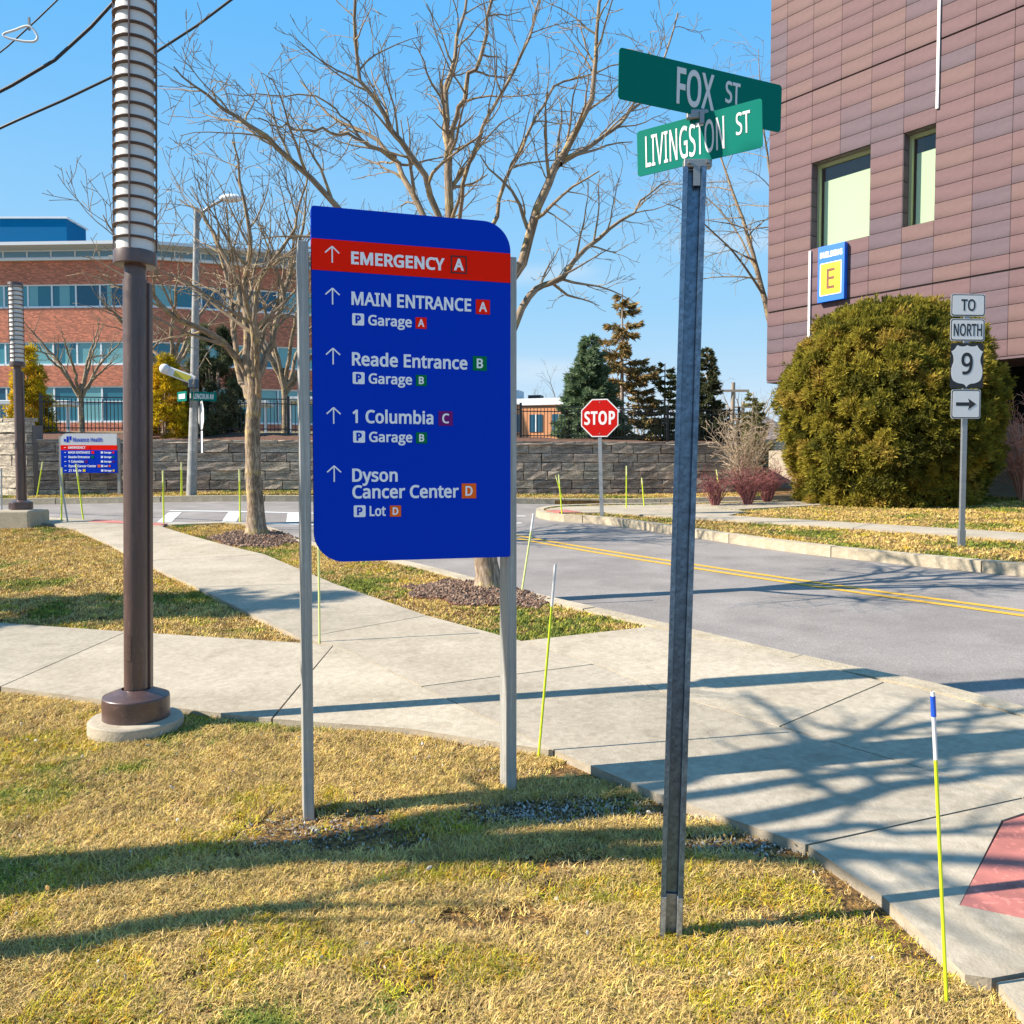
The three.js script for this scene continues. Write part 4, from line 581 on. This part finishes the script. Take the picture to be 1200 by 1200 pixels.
// ---------------------------------------------------------------- the panelled building
{
  const g = thing('panelled_building', 'building clad in brown-mauve panels with deep windows and an overhang', 'building', 8.0, 0, 27, -atan2(0.796, 0.605)), r = rng(8), rh = 0.42, y0 = 4.58, cols = [0, 0.6, 1.5, 2.43, 3.37, 4.32, 5.2, 6.17, 7.1, 8.03, 8.96], rows = 29;
  const geo = new THREE.BoxGeometry(1, 1, 0.05), tone = (c, j) => { const n = fbm(c * 0.7 + 3, j * 0.45, 0, 2) + (r() - 0.5) * 0.3; return M.panels[n > 0.68 ? 4 : n > 0.6 ? 3 : floor(r() * 3)]; };
  const isWin = (c, j) => j >= 9 && j < 15 && (c === 2 || c === 3 || c === 5);
  for (let j = 0; j < rows; j++) for (let c = 0; c < cols.length - 1; c++) if (!isWin(c, j)) { const gap = j === 5 || j === 20 ? 0.05 : 0.014, w = cols[c + 1] - cols[c] - 0.01, hgt = rh - gap, p = mesh('panel', geo, tone(c, j), g); p.position.set((cols[c] + cols[c + 1]) / 2, y0 + j * rh + gap + hgt / 2, -0.025 + (r() - 0.5) * 0.006); p.scale.set(w, hgt, 1); }
  const B = (n, w, h, dd, x, y, z, m) => mesh(n, box(w, h, dd, x, y, z), m, g);
  const H0 = y0 + rows * rh, wl = y0 + 9 * rh, wh = y0 + 15 * rh;
  // dark wall behind the cladding, left open at the windows
  B('inner_wall', 8.9, wl - y0 - 0.02, 0.5, 4.47, (wl + y0) / 2, -0.32, M.core); B('inner_wall', 8.9, H0 - wh, 0.5, 4.47, (H0 + wh) / 2, -0.32, M.core); B('inner_wall', 1.46, wh - wl, 0.5, 0.75, (wh + wl) / 2, -0.32, M.core); B('inner_wall', 0.93, wh - wl, 0.5, 3.845, (wh + wl) / 2, -0.32, M.core); B('inner_wall', 3.7, wh - wl, 0.5, 7.06, (wh + wl) / 2, -0.32, M.core); B('inner_wall', 8.8, H0 - y0, 0.3, 4.5, (H0 + y0) / 2, -9, M.core); B('side_wall', 0.3, H0 - y0, 9, 0.18, (H0 + y0) / 2, -4.6, M.panels[0]);
  B('roof', 9, 0.3, 9.2, 4.5, H0 + 0.16, -4.6, M.core); B('soffit', 8.95, 0.06, 4, 4.48, y0 - 0.03, -2.02, M.panels[3]);
  for (const [a, b] of [[1.5, 3.37], [4.32, 5.2]]) {
    const w = new THREE.Group(); w.name = 'window'; g.add(w); const W = b - a, cx = (a + b) / 2, cy = (wl + wh) / 2, hh = wh - wl;
    mesh('blind', box(W - 0.16, hh - 0.5, 0.02, cx + 0.05, cy - 0.22, -0.5), M.blind, w);
    mesh('frame', mergeGeometries([box(0.09, hh, 0.1, a + 0.045, cy, -0.36), box(0.05, hh, 0.1, b - 0.025, cy, -0.36), box(W - 0.14, 0.09, 0.1, cx, wh - 0.045, -0.36), box(W - 0.14, 0.06, 0.1, cx, wl + 0.03, -0.36)]), M.winFrame, w);
    mesh('pane', box(W - 0.14, hh - 0.15, 0.008, cx, cy, -0.37), new THREE.MeshPhysicalMaterial({ color: rgb(0.9, 0.95, 0.9), roughness: 0.03, transmission: 1, thickness: 0, ior: 1.5 }), w);
    for (let j = 9; j < 15; j++) mesh('jamb_panel', box(0.02, rh - 0.014, 0.3, a + 0.002, y0 + (j + 0.5) * rh, -0.16), M.panels[4], g);
  }
  B('light_strip', 0.07, H0 - wh - 0.3, 0.05, 5.24, (H0 + wh) / 2 + 0.2, 0.03, M.white); B('light_strip', 0.07, wl - y0 - 1.1, 0.05, 1.52, (wl + y0) / 2 + 0.5, 0.03, M.white);
  // ground floor set back under the overhang
  B('ground_floor_glass', 8.2, 2.9, 0.06, 4.9, 3.25, -1.9, M.darkGlass); B('ground_floor_wall', 0.3, 4, 3, 0.95, 2.7, -3.4, M.winFrame); B('base_wall', 8.7, 1.9, 0.3, 4.37, 1.45, -0.3, M.paleWall); for (const x of [2.9, 5, 7.1]) B('mullion', 0.09, 2.9, 0.1, x, 3.25, -1.86, M.iron);
  const s = thing('building_sign', 'blue and yellow BUILDING E sign on the panelled wall', 'sign', 8.0 + 0.605 * 2.31 - 0.796 * 0.1, 7.5, 27 - 0.796 * 2.31 - 0.605 * 0.1, g.rotation.y);
  mesh('board', rbox(0.86, 1.62, 0.16, 0.01), M.eBlue, s); mesh('yellow_field', box(0.64, 0.9, 0.012, 0, -0.16, 0.084), M.eYellow, s); mesh('field_border', mergeGeometries([box(0.68, 0.03, 0.012, 0, 0.3, 0.084), box(0.68, 0.03, 0.012, 0, -0.62, 0.084), box(0.03, 0.9, 0.012, -0.335, -0.16, 0.084), box(0.03, 0.9, 0.012, 0.335, -0.16, 0.084)]), M.white, s);
  text('BUILDING', 0.16, 0.72, 0, 0.55, 0.081, M.white, s, { fat: 0.008 }); text('E', 0.56, 0.26, 0, -0.16, 0.091, mat([0.16, 0.05, 0.02], 0.6), s, { font: regular, fat: 0.01 });
}

// ---------------------------------------------------------------- the brick building
{
  const wing = (label, x, d, turn, x0, x1, first) => {
    const g = thing('brick_building', label, 'building', x, 0, d, turn, undefined), L = x1 - x0, cx = (x0 + x1) / 2, r = rng(first);
    const brick = (n, ya, yb, z = 0) => { const b = box(L, yb - ya, 0.4, cx, (ya + yb) / 2, z - 0.2), p = b.attributes.position, nn = b.attributes.normal, uv = b.attributes.uv; for (let i = 0; i < p.count; i++) uv.setXY(i, abs(nn.getX(i)) > 0.5 ? p.getZ(i) : p.getX(i), p.getY(i)); return mesh(n, b, M.brick, g); };
    brick('brick_band', 14.95, 16.55); brick('brick_band', 10.95, 13.3); brick('brick_band', 7.85, 9.3); brick('brick_base', 3.2, 5.3);
    mesh('roof_edge', box(L + 0.8, 0.22, 2.4, cx, 17.45, 0.1), M.fascia, g); mesh('roof_slab', box(L, 0.2, 12, cx, 17.2, -6.4), M.fascia, g);
    mesh('clerestory_sill', box(L, 0.14, 0.5, cx, 16.63, 0), M.frame, g); mesh('backing', box(L, 14, 0.3, cx, 10, -1.2), M.core, g); mesh('end_wall', box(0.3, 14, 11, x1 - 0.15, 10, -6.2), M.brick, g);
    const n = Math.round(L / 1.68), w = L / n;
    for (const [ya, yb, nm] of [[13.3, 14.95, 'window'], [9.3, 10.95, 'window'], [5.3, 7.85, 'ground_floor_window'], [16.7, 17.34, 'clerestory_window']]) for (let i = 0; i < n; i++) {
      const wx = x0 + (i + 0.5) * w, hgt = yb - ya, k = new THREE.Group(); k.name = nm; g.add(k); k.position.set(wx, (ya + yb) / 2, -0.16);
      const mats = nm === 'clerestory_window' ? M.bandBlue : M.glass[floor(r() * 4)];
      mesh('pane', box(w - 0.1, hgt - 0.1, 0.03), mats, k); mesh('frame', mergeGeometries([box(0.11, hgt, 0.12, -w / 2 + 0.055, 0, 0.03), box(w - 0.11, 0.1, 0.12, 0.055, hgt / 2 - 0.05, 0.03), box(w - 0.11, 0.13, 0.2, 0.055, -hgt / 2 + 0.065, 0.06)]), M.frame, k);
      if (nm === 'window' && r() < 0.6) { const cw = 0.3 + r() * 0.5; mesh('curtain', box(cw, hgt - 0.2, 0.02, (r() - 0.5) * (w - cw - 0.2), 0, 0.018), M.glass[3], k); }
      if (nm === 'ground_floor_window') mesh('transom', box(w - 0.12, 0.07, 0.08, 0.055, 0.2, 0.03), M.frame, k);
    }
    return g;
  };
  wing('sunlit left wing of long brick building with ribbon windows', -25.4, 60, -3 * PI / 180, -26, 0, 3); wing('shaded right wing of the brick building behind the smaller street tree', -25.4, 60, 17 * PI / 180, 0.05, 19, 4);
  const p = thing('roof_plant_room', 'flat blue plant room on the brick building roof', 'roof structure', -44.5, 18.6, 66, 0); mesh('wall', box(22, 2.9, 3, -0.5, 1.1, -1.5), M.pentBlue, p); mesh('coping', box(22.3, 0.12, 3.3, -0.5, 2.6, -1.5), M.fascia, p);
  for (const [x, d, L, lab] of [[-27.5, 46, 4, 'white flat canopy on posts beside the far lamp post'], [-20.5, 46, 7.5, 'white flat canopy on posts behind the small hospital sign'], [-11.5, 44, 8, 'white flat canopy on posts behind the smaller street tree']]) { const c = thing('canopy', lab, 'canopy', x, 3.6, d, 0.05, 'white walkway canopies'); mesh('roof', rbox(L, 0.24, 1.6, 0.04, L / 2, 1.85, 0), M.white, c); const n = Math.round(L / 2.6); for (let i = 0; i <= n; i++) mesh('column', box(0.14, 2.8, 0.14, 0.2 + (L - 0.4) * i / n, 0.33, 0.5), M.white, c); }
}
{ // far orange building
  const g = thing('far_building', 'low orange brick building with pale roof edge beyond the fence', 'building', -3.4, 0, 66, -0.3); mesh('wall', box(9.2, 5.4, 8, 3.6, 4.3, -4), M.orangeBrick, g); mesh('roof_edge', box(9.5, 0.5, 8.3, 3.6, 7.1, -4), M.frame, g); for (let i = 0; i < 5; i++) { const w = mesh('window', box(1.0, 1.3, 0.06, 0.2 + i * 1.75, 5.5, 0.02), M.glass[2], g); mesh('frame', box(0.08, 1.3, 0.05, 0.2 + i * 1.75, 5.5, 0.06), M.frame, w); }
  mesh('roof_unit', box(1.6, 0.9, 1.5, 2.6, 7.8, -3), M.fascia, g); mesh('roof_unit', box(1.0, 0.5, 1, 4.6, 7.6, -3), M.iron, g);
  const h = thing('far_house', 'distant house with dark gable roof beside the utility pole', 'house', 23, 0.8, 80, 0.3); mesh('wall', box(7, 4, 6, 0, 2, 0), M.paleWall, h); mesh('roof', new THREE.CylinderGeometry(0.01, 5.2, 2.6, 4, 1).rotateY(PI / 4).scale(1, 1, 0.85).translate(0, 5.3, 0), M.roof, h);
  const h2 = thing('far_house', 'distant tan house with dark roof beyond the stone wall end', 'house', 17, 0.4, 72, -0.2); mesh('wall', box(6, 3.2, 5, 0, 1.6, 0), M.orangeBrick, h2); mesh('roof', new THREE.CylinderGeometry(0.01, 4.6, 2.2, 4, 1).rotateY(PI / 4).scale(1, 1, 0.8).translate(0, 4.3, 0), M.roof, h2);
}

// ---------------------------------------------------------------- poles and wires
{
  const x = -7.88, d = 21.5, g = thing('utility_pole', 'leaning grey street light pole with green name plates at the back corner', 'utility pole', x, H(x, d), d), y0 = g.position.y, k = (p) => at(p[0], p[1], d), P = (a, b, dz = 0) => { const q = at(a, b, d); return V3(q[0] - x, q[1] - y0, dz); };
  const B = limbs(); B.tube([P(224, 586), P(229, 480), P(236, 240)], [0.125, 0.11, 0.065], 12); mesh('pole', B.geo(), mat([0.5, 0.5, 0.48], 0.7, { map: tPaint }), g);
  const A = limbs(); A.tube(smooth([P(235, 262), P(243, 245), P(258, 234), P(268, 229)], 8, 0, () => 0.5), Array(9).fill(0.04), 8); mesh('arm', A.geo(), M.steel, g);
  mesh('luminaire', new THREE.SphereGeometry(1, 16, 10).scale(0.3, 0.1, 0.14).translate(...P(276, 228).toArray()), M.frame, g);
  const plate = (n, w, h, px, py, turn, m, s) => { const q = new THREE.Group(); q.name = n; q.position.copy(P(px, py, 0.14)); q.rotation.y = turn; g.add(q); mesh('plate', plateGeo(w, h, 0.01, 0.02), m, q); if (s) text(s, h * 0.55, w * 0.8, 0, 0, 0.011, M.white, q, { fat: 0.003 }); };
  plate('name_plate', 0.44, 0.24, 218, 465, -0.7, M.plateGreen); mesh('name_field', box(0.3, 0.12, 0.004), M.white, g).position.copy(P(218, 465, 0.165)); g.children[g.children.length - 1].rotation.y = -0.7; plate('name_plate', 0.6, 0.22, 243, 465, 0.35, M.plateGreen, 'LINCOLN AV');
  const br = mesh('bracket_arm', rbox(0.8, 0.22, 0.08, 0.02), M.white, g); br.position.copy(P(216, 440, 0.16)); br.rotation.z = -0.36; mesh('yellow_face', box(0.42, 0.15, 0.01, 0.08, 0, 0.044), mat([0.4, 0.36, 0.03], 0.6), br); mesh('bracket_end', new THREE.SphereGeometry(0.13, 12, 8).translate(...P(199, 433, 0.18).toArray()), M.white, g); mesh('clamp_box', rbox(0.2, 0.22, 0.2, 0.02).translate(...P(231, 450, 0.12).toArray()), mat([0.03, 0.06, 0.1], 0.6), g);
  mesh('sign_back', new THREE.CylinderGeometry(0.38, 0.38, 0.01, 8).rotateY(PI / 8).rotateX(PI / 2).rotateY(-1.05).translate(...P(239, 487, 0.1).toArray()), M.white, g); mesh('sign_back', box(0.3, 0.55, 0.01).rotateY(-1.05).translate(...P(239, 518, 0.1).toArray()), M.white, g);
  void k;
}
for (const [px, dd, top, bot, lab] of [[856, 62, 448, 520, 'distant wooden utility pole with crossarm beside the conifers'], [868, 85, 470, 520, 'farther yellowish utility pole behind the wooden pole']]) { const b = at(px, bot, dd), t = at(px + 2, top, dd), g = thing('utility_pole', lab, 'utility pole', b[0], 0.6, dd); const B = limbs(); B.tube([V3(0, 0, 0), V3((t[0] - b[0]), t[1] - 0.6, 0)], [0.2, 0.14], 8); mesh('pole', B.geo(), M.wood, g); mesh('crossarm', box(2.2, 0.16, 0.14, t[0] - b[0], t[1] - 1.2, 0.12), M.wood, g); }
function wire(label, pts, rad) { const m = mesh('overhead_wire', new THREE.TubeGeometry(new THREE.CatmullRomCurve3(pts.map((p) => V3(...p))), 40, rad, 6), M.wire); m.userData = { label, category: 'wire', group: 'overhead wires' }; }
wire('lower sagging overhead wire passing behind the lamp tube', [[-22, 5.0, -20], [-8.25, 7.22, -14], [-6.37, 8.06, -14], [-4.5, 9.23, -14], [6, 17, -12]], 0.022);
wire('thick overhead cable passing left of the lamp tube', [[-22, 3.6, -17], [-8.23, 7.8, -14], [-7.33, 8.3, -14], [-6.4, 9.17, -14], [4, 19, -12]], 0.026);
wire('thin upper overhead wire with a hanging cable loop', [[-20, 2.4, -16], [-8.23, 8.4, -14], [-7.72, 8.83, -14], [-7.2, 9.3, -14], [0, 16, -13]], 0.012);
{ const g = thing('cable_loop', 'small white cable storage loop hanging on the upper wire', 'cable loop', -7.82, 8.62, 13.9); mesh('loop', new THREE.TubeGeometry(new THREE.CatmullRomCurve3([V3(-0.28, 0.02, 0), V3(-0.1, 0.09, 0), V3(0.16, 0.14, 0.02), V3(0.27, -0.02, 0), V3(0.22, -0.08, 0), V3(-0.2, -0.03, 0)], true), 40, 0.018, 6), M.white, g); mesh('hanger', box(0.03, 0.2, 0.03, 0.14, 0.19, 0), M.steel, g); }

// ---------------------------------------------------------------- snow stakes
function stake(label, x, d, h, lx, ld, m = M.stake, tip = M.white, rad = 0.006, blueTop = false) {
  const g = thing('snow_stake', label, 'snow stake', x, H(x, d), d, 0, 'driveway marker stakes'), tube = (n, a, b, mm, r) => { const B = limbs(), p = (t) => V3(lx * t, h * t, -ld * t); B.tube([p(a), p(b)], [r, r], 8); mesh(n, B.geo(), mm, g); };
  tube('rod', -0.08, 0.78, m, rad); tube('reflector', 0.78, blueTop ? 0.92 : 1, tip, rad * 1.12); if (blueTop) { tube('blue_band', 0.92, 0.985, M.stakeBlue, rad * 1.4); tube('tip', 0.985, 1, M.white, rad * 1.1); }
}
stake('yellow snow stake with white and blue tip by the red paving', 1.27, 2.43, 0.905, -0.06, 0, M.stake, M.white, 0.0052, true);
stake('yellow-green snow stake with pale tip just right of the blue sign', 0.14, 4.4, 1.0, 0.085, 0, M.stake, M.white, 0.007);
stake('pale yellow snow stake seen below the blue sign corner', -1.57, 6.91, 1.0, 0.0, 0, M.stakePale, M.stakePale, 0.009);
stake('pale leaning snow stake at the kerb by the larger street tree', 0.1, 9.0, 0.86, 0.13, 0, M.stakePale, M.white, 0.011);
const far = [[-6.6, 16.15, 1.0, 0, 0, 'green snow stake at the path end near the crosswalk'], [-8.2, 21.15, 0.85, 0.02, 0, 'short green snow stake at the back kerb left of the leaning pole'], [-8.35, 21.6, 0.72, 0, 0, 'short green snow stake just beside the leaning pole'], [-5.2, 16.3, 1.0, 0, 0, 'thin green snow stake beside the smaller street tree'], [-12.25, 22.0, 0.9, 0.17, 0, 'tilted yellow snow stake at the left post of the hospital sign'], [-8.75, 16.55, 1.05, 0.03, 0, 'upright green snow stake left of the path end'], [-8.4, 16.7, 1.1, -0.12, 0, 'leaning yellow snow stake in front of the hospital sign', 1], [-8.55, 16.4, 1.0, -0.14, 0, 'leaning grey snow stake in front of the hospital sign', 2], [-10.3, 17.2, 1.0, 0.02, 0, 'grey snow stake left of the far lamp post', 2],
  [1.35, 22.9, 0.6, -0.18, 0, 'tilted pale snow stake before the wall left of the stop sign'], [1.05, 17.9, 0.84, -0.07, 0, 'yellow-green snow stake on the corner left of the stop sign'], [2.6, 19.4, 0.98, 0, 0, 'upright snow stake right of the stop sign'], [3.1, 20, 0.68, -0.06, 0, 'short snow stake second right of the stop sign'], [5.25, 21.4, 0.8, -0.13, 0, 'snow stake among the dark red shrubs']];
for (const [x, d, h, lx, ld, lab, k] of far) stake(lab, x, d, h, lx, ld, k === 2 ? M.stakeGrey : M.stake, k === 2 ? M.stakeGrey : M.stakePale, 0.015);

renderer.render(scene, camera);
